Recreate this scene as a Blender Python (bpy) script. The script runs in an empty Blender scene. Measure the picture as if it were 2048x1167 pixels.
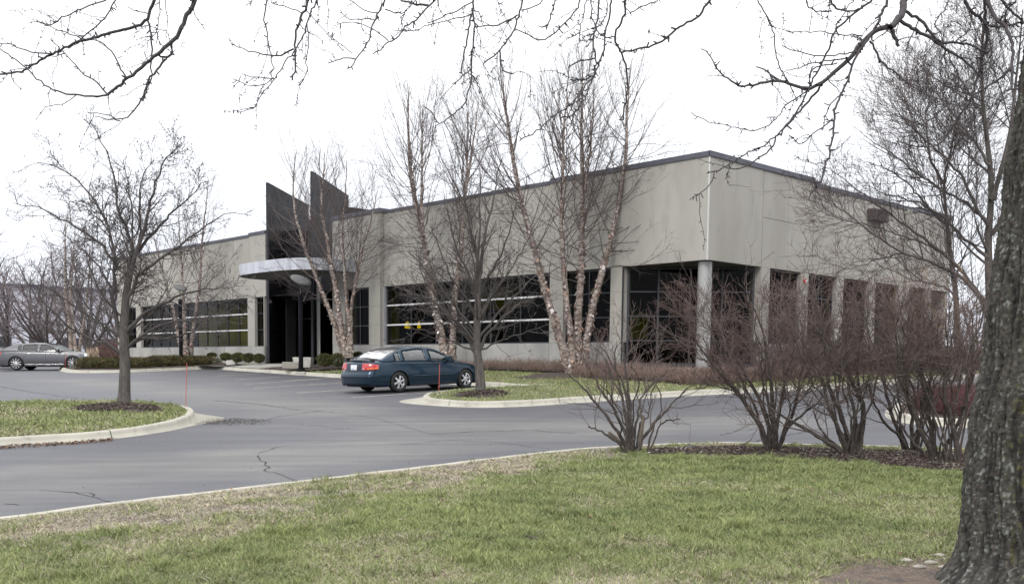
import bpy, math, random
import numpy as np
from mathutils import Matrix, Vector
scene = bpy.context.scene
col = scene.collection
rad = math.radians

# ------------------------------------------------------------------ camera
CF, CP, CR, CCY = 1980.19, -0.0765983, 0.01047198, 879.531      # focal (px of 2048), pitch, roll, principal row
_c, _s, _cr, _sr = math.cos(CP), math.sin(CP), math.cos(CR), math.sin(CR)
cam_d = bpy.data.cameras.new('camera')
cam = bpy.data.objects.new('camera', cam_d); col.objects.link(cam)
_right = Vector((_cr, -_sr * _s, _sr * _c)); _up = Vector((-_sr, -_cr * _s, _cr * _c)); _fw = Vector((0, _c, _s))
m = Matrix.Identity(4)
for i in range(3):
    m[i][0] = _right[i]; m[i][1] = _up[i]; m[i][2] = -_fw[i]
cam.matrix_world = m
cam_d.sensor_width = 36; cam_d.sensor_fit = 'HORIZONTAL'
cam_d.lens = CF / 2048 * 36
cam_d.shift_y = (CCY - 583.5) / 2048
cam_d.clip_end = 3000; cam_d.clip_start = 0.05
scene.camera = cam

# ------------------------------------------------------------------ world, sun, exposure
w = bpy.data.worlds.new('World'); scene.world = w; w.use_nodes = True
nt = w.node_tree; nt.nodes.clear()
out = nt.nodes.new('ShaderNodeOutputWorld')
sky = nt.nodes.new('ShaderNodeTexSky'); sky.sky_type = 'NISHITA'; sky.sun_disc = False
sky.sun_elevation = rad(38); sky.sun_rotation = rad(200)
b1 = nt.nodes.new('ShaderNodeBackground'); b1.inputs[1].default_value = 0.1
nt.links.new(sky.outputs[0], b1.inputs[0])
tc = nt.nodes.new('ShaderNodeTexCoord')
sep = nt.nodes.new('ShaderNodeSeparateXYZ'); nt.links.new(tc.outputs['Generated'], sep.inputs[0])
rmp = nt.nodes.new('ShaderNodeValToRGB')
rmp.color_ramp.elements[0].position = 0.0; rmp.color_ramp.elements[0].color = (0.45, 0.485, 0.56, 1)
rmp.color_ramp.elements[1].position = 1.0; rmp.color_ramp.elements[1].color = (1.45, 1.45, 1.45, 1)
e = rmp.color_ramp.elements.new(0.12); e.color = (0.535, 0.55, 0.585, 1)
e = rmp.color_ramp.elements.new(0.30); e.color = (0.69, 0.695, 0.71, 1)
e = rmp.color_ramp.elements.new(0.55); e.color = (1.02, 1.02, 1.03, 1)
nt.links.new(sep.outputs[2], rmp.inputs[0])
cn = nt.nodes.new('ShaderNodeTexNoise'); cn.inputs['Scale'].default_value = 2.2; cn.inputs['Detail'].default_value = 4
nt.links.new(tc.outputs['Generated'], cn.inputs[0])
mp = nt.nodes.new('ShaderNodeMapRange'); mp.inputs[3].default_value = 0.92; mp.inputs[4].default_value = 1.08
nt.links.new(cn.outputs[0], mp.inputs[0])
b2 = nt.nodes.new('ShaderNodeBackground'); nt.links.new(rmp.outputs[0], b2.inputs[0])
mul = nt.nodes.new('ShaderNodeMath'); mul.operation = 'MULTIPLY'; mul.inputs[1].default_value = 1.12
nt.links.new(mp.outputs[0], mul.inputs[0]); nt.links.new(mul.outputs[0], b2.inputs[1])
mx = nt.nodes.new('ShaderNodeMixShader'); mx.inputs[0].default_value = 0.93
nt.links.new(b1.outputs[0], mx.inputs[1]); nt.links.new(b2.outputs[0], mx.inputs[2]); nt.links.new(mx.outputs[0], out.inputs[0])
sl = bpy.data.lights.new('sun', 'SUN'); sl.energy = 0.8; sl.angle = rad(14); sl.color = (1, 0.97, 0.93)
so = bpy.data.objects.new('sun', sl); col.objects.link(so)
_az = rad(200); _el = rad(38)
_d = Vector((math.sin(_az) * math.cos(_el), math.cos(_az) * math.cos(_el), math.sin(_el)))
so.rotation_euler = _d.to_track_quat('Z', 'Y').to_euler()
scene.view_settings.view_transform = 'Standard'; scene.view_settings.look = 'None'
scene.view_settings.gamma = 1; scene.view_settings.exposure = 1.0

# ------------------------------------------------------------------ picture <-> world helpers (camera sits at the origin)
def ray(px, py):
    X = px - 1024; Y = CCY - py
    x = X * _cr - Y * _sr; u = X * _sr + Y * _cr
    return np.array([x, CF * _c - u * _s, CF * _s + u * _c])
def at(px, py, D):
    r = ray(px, py); return r * (D / r[1])
def S(x, y):                                   # the car park's tilted plane, levelling out far away
    z = -1.728 + 0.01808 * x + 0.02929 * y
    z = -np.logaddexp(-9 * z, 9 * 0.18) / 9
    return np.logaddexp(5 * z, 5 * -3.0) / 5
def G(px, py, dz=0.0):
    r = ray(px, py); r = r / r[1]; lo, hi = 2.0, 400.0
    for _ in range(60):
        mid = (lo + hi) / 2; p = r * mid
        if p[2] > S(p[0], p[1]) + dz: lo = mid
        else: hi = mid
    return r * lo
YAW = 0.81274957
CO = np.array([6.37327, 33.0, 0.0])
dL = np.array([-math.cos(YAW), math.sin(YAW), 0]); dR = np.array([math.sin(YAW), math.cos(YAW), 0])
nL = np.array([-math.sin(YAW), -math.cos(YAW), 0]); nR = -dL
Z = np.array([0, 0, 1.0])
def LP(t, o, z): return CO + dL * t + nL * o + Z * z
def RP(s, o, z): return CO + dR * s + nR * o + Z * z

# ------------------------------------------------------------------ noise
def _h(ix, iy, iz, seed):
    n = (ix * 374761393 + iy * 668265263 + iz * 2147483647 + seed * 974634777) & 0xffffffff
    n = (n ^ (n >> 13)) * 1274126177 & 0xffffffff
    return ((n ^ (n >> 16)) & 0xffff) / 65535.0
def vn(x, y, z=0.0, seed=0):
    x, y, z = np.broadcast_arrays(np.asarray(x, float), np.asarray(y, float), np.asarray(z, float))
    ix, iy, iz = np.floor(x).astype(np.int64), np.floor(y).astype(np.int64), np.floor(z).astype(np.int64)
    fx, fy, fz = x - ix, y - iy, z - iz
    fx, fy, fz = fx * fx * (3 - 2 * fx), fy * fy * (3 - 2 * fy), fz * fz * (3 - 2 * fz)
    r = 0
    for a in (0, 1):
        for b in (0, 1):
            for c in (0, 1):
                r = r + _h(ix + a, iy + b, iz + c, seed) * (fx if a else 1 - fx) * (fy if b else 1 - fy) * (fz if c else 1 - fz)
    return r
def fbm(x, y, z=0.0, seed=0, o=4):
    r, a, s = 0, 0.5, 0
    for i in range(o):
        r = r + a * vn(x * 2 ** i, y * 2 ** i, np.asarray(z) * 2 ** i, seed + i); s += a; a /= 2
    return r / s

# ------------------------------------------------------------------ object helpers
def tag(o, label=None, cat=None, group=None, kind=None):
    if label: o['label'] = label
    if cat: o['category'] = cat
    if group: o['group'] = group
    if kind: o['kind'] = kind
    return o
def empty(name, loc=(0, 0, 0), label=None, cat=None, group=None):
    o = bpy.data.objects.new(name, None); col.objects.link(o); o.location = tuple(loc); o.empty_display_size = 0.3
    bpy.context.view_layer.update()
    return tag(o, label, cat, group)
def link(name, me, mat, parent=None, world=True):
    o = bpy.data.objects.new(name, me); col.objects.link(o)
    for mm in (mat if isinstance(mat, (list, tuple)) else [mat]): me.materials.append(mm)
    if parent is not None:
        o.parent = parent
        if world:
            p = parent; T = Matrix.Identity(4)
            while p is not None:
                T = p.matrix_basis @ T if False else T
                p = p.parent
            o.matrix_parent_inverse = parent.matrix_world.inverted()
    return o
def npobj(name, V, F, mat, parent=None, smooth=False, colr=None, pid=None, world=True, mi=None):
    """V (n,3); F (m,3 or 4) int or list of such; colr per-vertex rgb"""
    Fs = F if isinstance(F, list) else [F]
    me = bpy.data.meshes.new(name)
    V = np.ascontiguousarray(V, dtype=np.float32)
    me.vertices.add(len(V)); me.vertices.foreach_set('co', V.ravel())
    loops = np.concatenate([f.ravel() for f in Fs]).astype(np.int32)
    tot = np.concatenate([np.full(len(f), f.shape[1], np.int32) for f in Fs])
    st = np.concatenate([[0], np.cumsum(tot)[:-1]]).astype(np.int32)
    me.loops.add(len(loops)); me.loops.foreach_set('vertex_index', loops)
    me.polygons.add(len(tot)); me.polygons.foreach_set('loop_start', st); me.polygons.foreach_set('loop_total', tot)
    if mi is not None: me.polygons.foreach_set('material_index', np.asarray(mi, np.int32))
    me.update(calc_edges=True)
    if smooth: me.polygons.foreach_set('use_smooth', np.ones(len(tot), bool))
    if colr is not None:
        at_ = me.color_attributes.new('tint', 'FLOAT_COLOR', 'POINT')
        c4 = np.ones((len(V), 4), np.float32); c4[:, :3] = colr; at_.data.foreach_set('color', c4.ravel())
    return link(name, me, mat, parent, world)
class MB:
    def __init__(s): s.v = []; s.f = []
    def add(s, vs, fs):
        b = len(s.v); s.v += [tuple(float(c) for c in p) for p in vs]; s.f += [tuple(b + i for i in f) for f in fs]
    def hexa(s, c):                                # 8 corners: 4 low then 4 high, same order
        s.add(c, [(3, 2, 1, 0), (4, 5, 6, 7), (0, 1, 5, 4), (1, 2, 6, 5), (2, 3, 7, 6), (3, 0, 4, 7)])
    def box(s, a, b):
        (x0, y0, z0), (x1, y1, z1) = a, b
        s.hexa([(x0, y0, z0), (x1, y0, z0), (x1, y1, z0), (x0, y1, z0), (x0, y0, z1), (x1, y0, z1), (x1, y1, z1), (x0, y1, z1)])
    def fbox(s, fr, t0, t1, o0, o1, z0, z1):       # box in a facade frame
        s.hexa([fr(t0, o0, z0), fr(t1, o0, z0), fr(t1, o1, z0), fr(t0, o1, z0), fr(t0, o0, z1), fr(t1, o0, z1), fr(t1, o1, z1), fr(t0, o1, z1)])
    def prism(s, pts, z0, z1):
        n = len(pts)
        lo = [(p[0], p[1], z0) for p in pts]; hi = [(p[0], p[1], z1) for p in pts]
        s.add(lo + hi, [tuple(range(n))[::-1], tuple(range(n, 2 * n))] + [(i, (i + 1) % n, n + (i + 1) % n, n + i) for i in range(n)])
    def tube(s, pts, r, n=8, cap=True):
        pts = [np.array(p, float) for p in pts]; r = r if hasattr(r, '__len__') else [r] * len(pts)
        rings = []
        for i, p in enumerate(pts):
            t = pts[min(i + 1, len(pts) - 1)] - pts[max(i - 1, 0)]; t = t / (np.linalg.norm(t) + 1e-9)
            a = np.array([0, 0, 1.0]) if abs(t[2]) < .9 else np.array([1.0, 0, 0])
            u = np.cross(t, a); u /= np.linalg.norm(u); v = np.cross(t, u)
            rings.append([p + r[i] * (u * math.cos(k * 2 * math.pi / n) + v * math.sin(k * 2 * math.pi / n)) for k in range(n)])
        vs = [q for rg in rings for q in rg]
        fs = [(i * n + k, i * n + (k + 1) % n, (i + 1) * n + (k + 1) % n, (i + 1) * n + k) for i in range(len(pts) - 1) for k in range(n)]
        if cap: fs += [tuple(range(n))[::-1], tuple((len(pts) - 1) * n + k for k in range(n))]
        s.add(vs, fs)
    def build(s, name, mat, parent=None, smooth=False, bevel=0, world=True, seg=2):
        me = bpy.data.meshes.new(name); me.from_pydata(s.v, [], s.f); me.validate()
        o = link(name, me, mat, parent, world)
        if smooth:
            me.polygons.foreach_set('use_smooth', np.ones(len(me.polygons), bool))
        if bevel:
            bm_ = o.modifiers.new('bevel', 'BEVEL'); bm_.width = bevel; bm_.segments = seg; bm_.limit_method = 'ANGLE'; bm_.angle_limit = rad(35)
        return o
def lathe(prof, n=24, axis='z', c=(0, 0, 0)):
    V = []; F = []
    for (r, h) in prof:
        for k in range(n):
            a = 2 * math.pi * k / n
            if axis == 'z': V.append((c[0] + r * math.cos(a), c[1] + r * math.sin(a), c[2] + h))
            else: V.append((c[0] + r * math.cos(a), c[1] + h, c[2] + r * math.sin(a)))
    for i in range(len(prof) - 1):
        for k in range(n): F.append((i * n + k, i * n + (k + 1) % n, (i + 1) * n + (k + 1) % n, (i + 1) * n + k))
    return V, F

# ------------------------------------------------------------------ materials
def mat(name, c=(.5, .5, .5), rough=.8, metal=0, spec=.5, c2=None, scale=4, detail=4, bump=0, bscale=60, bdist=.01, lo=.35, hi=.65, c3=None, s3=20, lo3=.5, hi3=.6,
        stretch=(1, 1, 1), rot=0, tint=False, coat=0, emit=None, estr=0, alpha=None):
    M = bpy.data.materials.new(name); M.use_nodes = True
    n = M.node_tree; P = n.nodes['Principled BSDF']
    P.inputs['Roughness'].default_value = rough; P.inputs['Metallic'].default_value = metal
    P.inputs['Specular IOR Level'].default_value = spec; P.inputs['Coat Weight'].default_value = coat; P.inputs['Coat Roughness'].default_value = .04
    tc = n.nodes.new('ShaderNodeTexCoord'); mpn = n.nodes.new('ShaderNodeMapping')
    mpn.inputs['Scale'].default_value = stretch; mpn.inputs['Rotation'].default_value = (0, 0, rot)
    n.links.new(tc.outputs['Object'], mpn.inputs[0])
    def noise(sc, de=4, vec=None):
        t = n.nodes.new('ShaderNodeTexNoise'); t.inputs['Scale'].default_value = sc; t.inputs['Detail'].default_value = de
        n.links.new(vec or mpn.outputs[0], t.inputs[0]); return t
    def ramp(src, a, b):
        r = n.nodes.new('ShaderNodeMapRange'); r.inputs[1].default_value = a; r.inputs[2].default_value = b; n.links.new(src, r.inputs[0]); return r.outputs[0]
    def mix(f, a, b, mode='MIX'):
        x = n.nodes.new('ShaderNodeMix'); x.data_type = 'RGBA'; x.blend_type = mode
        if isinstance(f, (int, float)): x.inputs[0].default_value = f
        else: n.links.new(f, x.inputs[0])
        for k, q in ((6, a), (7, b)):
            if isinstance(q, tuple): x.inputs[k].default_value = (*q, 1)
            else: n.links.new(q, x.inputs[k])
        return x.outputs[2]
    cur = c
    if c2 is not None: cur = mix(ramp(noise(scale, detail).outputs[0], lo, hi), c, c2)
    if c3 is not None: cur = mix(ramp(noise(s3, 3).outputs[0], lo3, hi3), cur, c3)
    if tint:
        a = n.nodes.new('ShaderNodeVertexColor'); a.layer_name = 'tint'
        cur = mix(1.0, cur, a.outputs[0], 'MULTIPLY')
    if isinstance(cur, tuple): P.inputs['Base Color'].default_value = (*cur, 1)
    else: n.links.new(cur, P.inputs['Base Color'])
    if bump:
        b = n.nodes.new('ShaderNodeBump'); b.inputs['Strength'].default_value = bump; b.inputs['Distance'].default_value = bdist
        n.links.new(noise(bscale, 5).outputs[0], b.inputs['Height']); n.links.new(b.outputs[0], P.inputs['Normal'])
    if emit: P.inputs['Emission Color'].default_value = (*emit, 1); P.inputs['Emission Strength'].default_value = estr
    M['_t'] = 1
    return M
def glassmat(name, tintc, refl=.06, trans=.5, rough=.0, ior=1.3):
    M = bpy.data.materials.new(name); M.use_nodes = True; n = M.node_tree; n.nodes.clear()
    o = n.nodes.new('ShaderNodeOutputMaterial'); t = n.nodes.new('ShaderNodeBsdfTransparent'); t.inputs[0].default_value = (*tintc, 1)
    g = n.nodes.new('ShaderNodeBsdfGlossy'); g.inputs['Roughness'].default_value = rough
    f = n.nodes.new('ShaderNodeFresnel'); f.inputs[0].default_value = ior
    mm = n.nodes.new('ShaderNodeMath'); mm.operation = 'MULTIPLY_ADD'; mm.inputs[1].default_value = refl; mm.inputs[2].default_value = trans
    n.links.new(f.outputs[0], mm.inputs[0])
    x = n.nodes.new('ShaderNodeMixShader'); n.links.new(mm.outputs[0], x.inputs[0]); n.links.new(t.outputs[0], x.inputs[1]); n.links.new(g.outputs[0], x.inputs[2])
    n.links.new(x.outputs[0], o.inputs[0]); return M
# ------------------------------------------------------------------ material library
M = {}
M['concL'] = mat('precast_concrete', (.345, .331, .302), .9, c2=(.298, .284, .257), scale=.7, detail=8, bump=.25, bscale=120, c3=(.275, .265, .24), s3=2.6, lo3=.52, hi3=.8, stretch=(1, 1, .35))
M['conc_base'] = mat('base_concrete', (.33, .325, .305), .9, c2=(.245, .24, .23), scale=.9, bump=.2, bscale=100, stretch=(1, 1, .5))
M['joint'] = mat('joint_backing', (.10, .10, .095), .9)
M['seal'] = mat('white_sealant', (.50, .50, .48), .6)
M['coping'] = mat('coping_metal', (.075, .08, .10), .5, metal=.3, c2=(.10, .10, .125), scale=2)
M['granite'] = mat('dark_granite', (.013, .0125, .0155), .6, c2=(.031, .030, .036), scale=60, lo=.3, hi=.8, c3=(.008, .007, .009), s3=2, spec=.18)
M['granite_edge'] = mat('granite_edge', (.026, .027, .034), .6, spec=.2)
M['silver'] = mat('brushed_metal', (.42, .43, .47), .5, metal=.45, c2=(.56, .57, .61), scale=1.2, stretch=(2.5, 2.5, .2))
M['bar'] = mat('white_metal_bar', (.60, .60, .61), .45)
M['column'] = mat('steel_column_cladding', (.33, .33, .325), .45, metal=.35)
M['frame'] = mat('black_frame', (.022, .023, .03), .45)
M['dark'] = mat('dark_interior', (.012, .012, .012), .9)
M['olive'] = mat('olive_wall', (.42, .41, .045), .9, c2=(.26, .25, .03), scale=.8)
M['soffit'] = mat('soffit_panel', (.10, .095, .085), .8)
M['glass'] = glassmat('tinted_glass', (.34, .34, .29), .05, .007, ior=1.12)
M['vent'] = mat('vent_metal', (.05, .04, .045), .6, c2=(.09, .07, .07), scale=8)
M['rust'] = mat('rust_stain', (.30, .14, .06), .9)
M['red'] = mat('red_alarm', (.45, .02, .02), .4)
M['yellow'] = mat('lit_yellow_shade', (.8, .6, .05), .5, emit=(1.0, .72, .03), estr=.55)
M['asphalt'] = None
M['curb'] = mat('curb_concrete', (.36, .345, .295), .9, c2=(.30, .285, .245), scale=1.6, bump=.3, bscale=70, c3=(.20, .185, .15), s3=5, lo3=.58, hi3=.8, tint=False)
M['walk'] = mat('walk_concrete', (.34, .33, .30), .9, c2=(.28, .27, .25), scale=2, bump=.2)
M['paint'] = mat('faded_paint', (.48, .44, .36), .9, c2=(.20, .19, .18), scale=9, lo=.42, hi=.66)
M['crack'] = mat('crack', (.018, .018, .02), .95)
M['mulch'] = mat('mulch', (.058, .040, .033), .95, c2=(.028, .021, .019), scale=30, bump=.9, bscale=45, bdist=.03, c3=(.17, .13, .11), s3=70, lo3=.62, hi3=.7)
M['chip'] = mat('mulch_chip', (.8, .8, .8), .95, tint=True)
M['turf'] = mat('far_turf', (.085, .105, .035), .95, c2=(.15, .135, .065), scale=2.2, detail=8, bump=.8, bscale=60, bdist=.03, c3=(.055, .075, .028), s3=25, lo3=.5, hi3=.7)
M['soil'] = mat('lawn_soil', (.16, .135, .10), .95, c2=(.085, .068, .052), scale=7, detail=8, bump=.9, bscale=50, bdist=.02, c3=(.24, .21, .17), s3=45, lo3=.5, hi3=.7)
M['dirt'] = mat('bare_dirt', (.12, .085, .062), .95, c2=(.055, .043, .037), scale=9, detail=8, bump=1, bscale=40, bdist=.03, c3=(.19, .165, .14), s3=60, lo3=.58, hi3=.68)
M['blade'] = mat('grass_blade', (1, 1, 1), .7, tint=True, spec=.3)
M['farground'] = mat('far_ground', (.09, .085, .05), .95, c2=(.06, .055, .04), scale=.2)
M['barkbig'] = None
M['twigdark'] = mat('dark_bark', (.055, .050, .050), .9, c2=(.030, .027, .028), scale=14, tint=True)
M['bark'] = mat('grey_bark', (.105, .092, .082), .92, c2=(.052, .046, .042), scale=5, detail=6, stretch=(4, 4, .8), bump=.7, bscale=30, bdist=.02, c3=(.17, .165, .15), s3=9, lo3=.62, hi3=.72)
M['twig'] = mat('fine_twigs', (1, 1, 1), .9, tint=True)
M['birch'] = mat('peeling_birch', (.27, .225, .20), .85, c2=(.10, .070, .058), scale=5, detail=8, stretch=(1, 1, 2.2), lo=.42, hi=.6, c3=(.44, .41, .385), s3=7, lo3=.56, hi3=.68, bump=.8, bscale=16, bdist=.03)
M['flake'] = mat('bark_flake', (1, 1, 1), .85, tint=True)
M['leaf'] = mat('evergreen_leaf', (1, 1, 1), .7, tint=True, spec=.3)
M['stone'] = mat('stone', (.30, .28, .24), .9, c2=(.2, .19, .17), scale=20, bump=.4)
M['planter'] = mat('planter', (.52, .51, .47), .9, c2=(.4, .39, .36), scale=6)
M['stake'] = mat('orange_stake', (.55, .11, .07), .6)
M['post'] = mat('lamp_post', (.004, .004, .006), .7, spec=.08)
M['disc'] = mat('lamp_disc', (.10, .10, .10), .7, spec=.15)
M['farwall'] = mat('far_wall', (.46, .47, .54), .9)
M['farband'] = mat('far_band', (.075, .085, .15), .7)
M['white'] = mat('white_panel', (.6, .6, .6), .6)

def asphalt():
    A = bpy.data.materials.new('asphalt'); A.use_nodes = True; n = A.node_tree; P = n.nodes['Principled BSDF']
    P.inputs['Roughness'].default_value = .58; P.inputs['Specular IOR Level'].default_value = .5
    tc = n.nodes.new('ShaderNodeTexCoord')
    def mp(scale, rot=0):
        q = n.nodes.new('ShaderNodeMapping'); q.inputs['Scale'].default_value = scale; q.inputs['Rotation'].default_value = (0, 0, rot); n.links.new(tc.outputs['Object'], q.inputs[0]); return q.outputs[0]
    def no(vec, sc, de=4, ro=.5):
        t = n.nodes.new('ShaderNodeTexNoise'); t.inputs['Scale'].default_value = sc; t.inputs['Detail'].default_value = de; t.inputs['Roughness'].default_value = ro; n.links.new(vec, t.inputs[0]); return t.outputs[0]
    def rg(src, a, b, c=0, d=1):
        r = n.nodes.new('ShaderNodeMapRange'); r.inputs[1].default_value = a; r.inputs[2].default_value = b; r.inputs[3].default_value = c; r.inputs[4].default_value = d; n.links.new(src, r.inputs[0]); return r.outputs[0]
    def mix(f, a, b, mode='MIX'):
        x = n.nodes.new('ShaderNodeMix'); x.data_type = 'RGBA'; x.blend_type = mode
        if isinstance(f, (int, float)): x.inputs[0].default_value = f
        else: n.links.new(f, x.inputs[0])
        for k, q in ((6, a), (7, b)):
            if isinstance(q, tuple): x.inputs[k].default_value = (*q, 1)
            else: n.links.new(q, x.inputs[k])
        return x.outputs[2]
    lane = n.nodes.new('ShaderNodeVertexColor'); lane.layer_name = 'tint'        # r: worn driving lane
    sepc = n.nodes.new('ShaderNodeSeparateColor'); n.links.new(lane.outputs[0], sepc.inputs[0])
    st = no(mp((.14, 1.3, 1), -rad(37)), 1.9, 8, .68)
    big = no(mp((1, 1, 1)), .35, 5, .55)
    base = mix(rg(st, .38, .62), (.036, .038, .049), (.070, .072, .087))
    worn = mix(rg(st, .40, .60), (.080, .079, .081), (.142, .138, .129))
    add = n.nodes.new('ShaderNodeMath'); add.operation = 'ADD'; n.links.new(sepc.outputs[0], add.inputs[0]); n.links.new(rg(big, .3, .7, -.3, .3), add.inputs[1])
    c = mix(rg(add.outputs[0], .15, .75), base, worn)
    c = mix(rg(no(mp((.3, 4.0, 1), -rad(33)), 3.5, 6, .7), .4, .62, 0, .35), c, (.055, .056, .066))
    c = mix(rg(no(mp((1, 1, 1)), 75, 3, .7), .35, .7), c, mix(.5, c, (.02, .02, .022)))
    c = mix(rg(no(mp((1, 1, 1)), 140, 2, .6), .66, .74), c, (.24, .23, .22))
    n.links.new(c, P.inputs['Base Color'])
    b = n.nodes.new('ShaderNodeBump'); b.inputs['Strength'].default_value = .5; b.inputs['Distance'].default_value = .008
    n.links.new(no(mp((1, 1, 1)), 90, 3, .7), b.inputs['Height']); n.links.new(b.outputs[0], P.inputs['Normal'])
    return A
M['asphalt'] = asphalt()

# ------------------------------------------------------------------ ground shapes
def poly_dist(X, Y, pl, closed=False):
    """distance of points to a polyline, and the nearest point"""
    X = np.asarray(X, float); Y = np.asarray(Y, float); pl = np.asarray(pl, float)[:, :2]
    if closed: pl = np.vstack([pl, pl[:1]])
    best = np.full(X.shape, 1e9); bx = np.zeros(X.shape); by = np.zeros(X.shape)
    for a, b in zip(pl[:-1], pl[1:]):
        d = b - a; L2 = d @ d + 1e-12
        t = np.clip(((X - a[0]) * d[0] + (Y - a[1]) * d[1]) / L2, 0, 1)
        qx, qy = a[0] + t * d[0], a[1] + t * d[1]; dd = np.hypot(X - qx, Y - qy)
        k = dd < best; best = np.where(k, dd, best); bx = np.where(k, qx, bx); by = np.where(k, qy, by)
    return best, bx, by
def inside(X, Y, pg):
    X = np.asarray(X, float); Y = np.asarray(Y, float); pg = np.asarray(pg, float)[:, :2]; r = np.zeros(X.shape, bool); n = len(pg)
    for i in range(n):
        (x1, y1), (x2, y2) = pg[i], pg[(i + 1) % n]
        c = ((y1 > Y) != (y2 > Y)) & (X < (x2 - x1) * (Y - y1) / (y2 - y1 + 1e-15) + x1); r ^= c
    return r
def sheet(name, pg, hf, step, mt, parent=None, smooth=True, colf=None):
    pg = np.asarray(pg)[:, :2]; x0, y0 = pg.min(0) - step; x1, y1 = pg.max(0) + step
    xs = np.arange(x0, x1 + step, step); ys = np.arange(y0, y1 + step, step)
    X, Y = np.meshgrid(xs, ys, indexing='ij'); ins = inside(X, Y, pg)
    d, bx, by = poly_dist(X, Y, pg, True)
    c = ins[:-1, :-1] | ins[1:, :-1] | ins[1:, 1:] | ins[:-1, 1:]
    X = np.where(ins, X, bx); Y = np.where(ins, Y, by)
    idx = np.arange(X.size).reshape(X.shape)
    F = np.stack([idx[:-1, :-1][c], idx[1:, :-1][c], idx[1:, 1:][c], idx[:-1, 1:][c]], 1)
    used, inv = np.unique(F.ravel(), return_inverse=True); xv, yv = X.ravel()[used], Y.ravel()[used]
    V = np.stack([xv, yv, hf(xv, yv)], 1)
    return npobj(name, V, inv.reshape(-1, 4), mt, parent, smooth, colr=None if colf is None else colf(xv, yv))
def smooth_line(P, step=.25, it=2):
    P = np.asarray(P, float)
    for _ in range(it):
        Q = [P[0]]
        for a, b in zip(P[:-1], P[1:]): Q += [a * .75 + b * .25, a * .25 + b * .75]
        Q.append(P[-1]); P = np.array(Q)
    d = np.r_[0, np.cumsum(np.linalg.norm(np.diff(P[:, :2], axis=0), axis=1))]
    s = np.linspace(0, d[-1], max(2, int(d[-1] / step) + 1))
    return np.stack([np.interp(s, d, P[:, k]) for k in range(2)], 1)
def sweep_curb(name, line, side, gutter=.22, top=.15, h=.13, closed=False, base=S, hv=None):
    """line: foot of the curb face; side=+1 puts the raised part to the left of travel"""
    L = np.asarray(line)[:, :2]; T = np.gradient(L, axis=0); T /= np.linalg.norm(T, axis=1)[:, None] + 1e-9
    N = np.stack([-T[:, 1], T[:, 0]], 1) * side
    n = len(L); hh = np.full(n, h) if hv is None else hv
    g = np.full(n, gutter) if not hasattr(gutter, '__len__') else gutter
    prof = [(-g, -.02), (-g, .006), (np.full(n, -.005), .012), (np.full(n, .02), .6), (np.full(n, .035), .9), (np.full(n, .06), 1.0), (np.full(n, top), 1.0), (np.full(n, top + .01), .95), (np.full(n, top + .012), -.3)]
    V = []
    for o, k in prof:
        p = L + N * np.asarray(o)[:, None]; z = base(p[:, 0], p[:, 1])
        z = z + (k * hh if k > .5 or k < -.1 else k)
        jit = (vn(p[:, 0] * 2.5, p[:, 1] * 2.5, 0, 5) - .5) * .012
        V.append(np.c_[p, z + (jit if k > .5 else 0)])
    m = len(prof); V = np.stack(V, 1).reshape(-1, 3); idx = np.arange(n * m).reshape(n, m)
    F = np.stack([idx[:-1, :-1], idx[1:, :-1], idx[1:, 1:], idx[:-1, 1:]], -1).reshape(-1, 4)
    if side > 0: F = F[:, ::-1]
    o = npobj(name, V, F, M['curb'], smooth=False); tag(o, kind='structure')
    # expansion joints
    mbj = MB(); d = np.r_[0, np.cumsum(np.linalg.norm(np.diff(L, axis=0), axis=1))]
    for s in np.arange(1.4, d[-1], 3.1):
        i = min(int(np.searchsorted(d, s)), n - 2); p = L[i]; nn = N[i]; tt = T[i] * .007
        q = [(-g[i], .012), (-.004, .018), (.017, .6 * hh[i]), (.032, .9 * hh[i] + .004), (.06, hh[i] + .007), (top, hh[i] + .007)]
        vs = []
        for o_, k in q:
            for sg in (-1, 1):
                pp = p + nn * (o_ - .003) + tt * sg; vs.append((pp[0], pp[1], float(base(pp[0], pp[1])) + k))
        mbj.add(vs, [(2 * j, 2 * j + 1, 2 * j + 3, 2 * j + 2) for j in range(len(q) - 1)])
    if mbj.v: jo = mbj.build('curb_joint', M['crack'], o)
    return o
def pl(pts, dz=0): return np.array([G(x, y, dz) for x, y in pts])[:, :2]

# far ground and asphalt
gx = np.r_[np.linspace(-900, -80, 14), np.linspace(-75, 75, 61), np.linspace(80, 900, 14)]
gy = np.r_[np.linspace(-300, -20, 8), np.linspace(-15, 110, 51), np.linspace(120, 1500, 18)]
X, Y = np.meshgrid(gx, gy, indexing='ij'); idx = np.arange(X.size).reshape(X.shape)
Fg = np.stack([idx[:-1, :-1], idx[1:, :-1], idx[1:, 1:], idx[:-1, 1:]], -1).reshape(-1, 4)
tag(npobj('ground', np.stack([X.ravel(), Y.ravel(), S(X, Y).ravel() - .06], 1), Fg, M['farground'], smooth=True), kind='structure')
lane_c = np.array([G(*p)[:2] for p in ((-150, 985), (300, 935), (700, 905), (1000, 868), (1250, 850), (1500, 845))])
lane_b = np.array([G(*p)[:2] for p in ((1000, 868), (700, 828), (500, 800), (330, 775), (120, 760))])
def lane_col(x, y):
    d1 = poly_dist(x, y, lane_c)[0]; d2 = poly_dist(x, y, lane_b)[0]
    v = np.clip(1 - np.maximum(d1 - .9, 0) / 1.6, 0, 1); v2 = .75 * np.clip(1 - np.maximum(d2 - .6, 0) / 2.5, 0, 1)
    v = np.maximum(v, v2) * (0.75 + .5 * (fbm(x * .5, y * .5, 0, 9) - .5))
    return np.stack([v, v, v], 1)
road = sheet('road', [(-75, 2), (60, 2), (60, 70), (-75, 70)], lambda x, y: S(x, y), .4, M['asphalt'], colf=lane_col)
tag(road, kind='structure')

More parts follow.
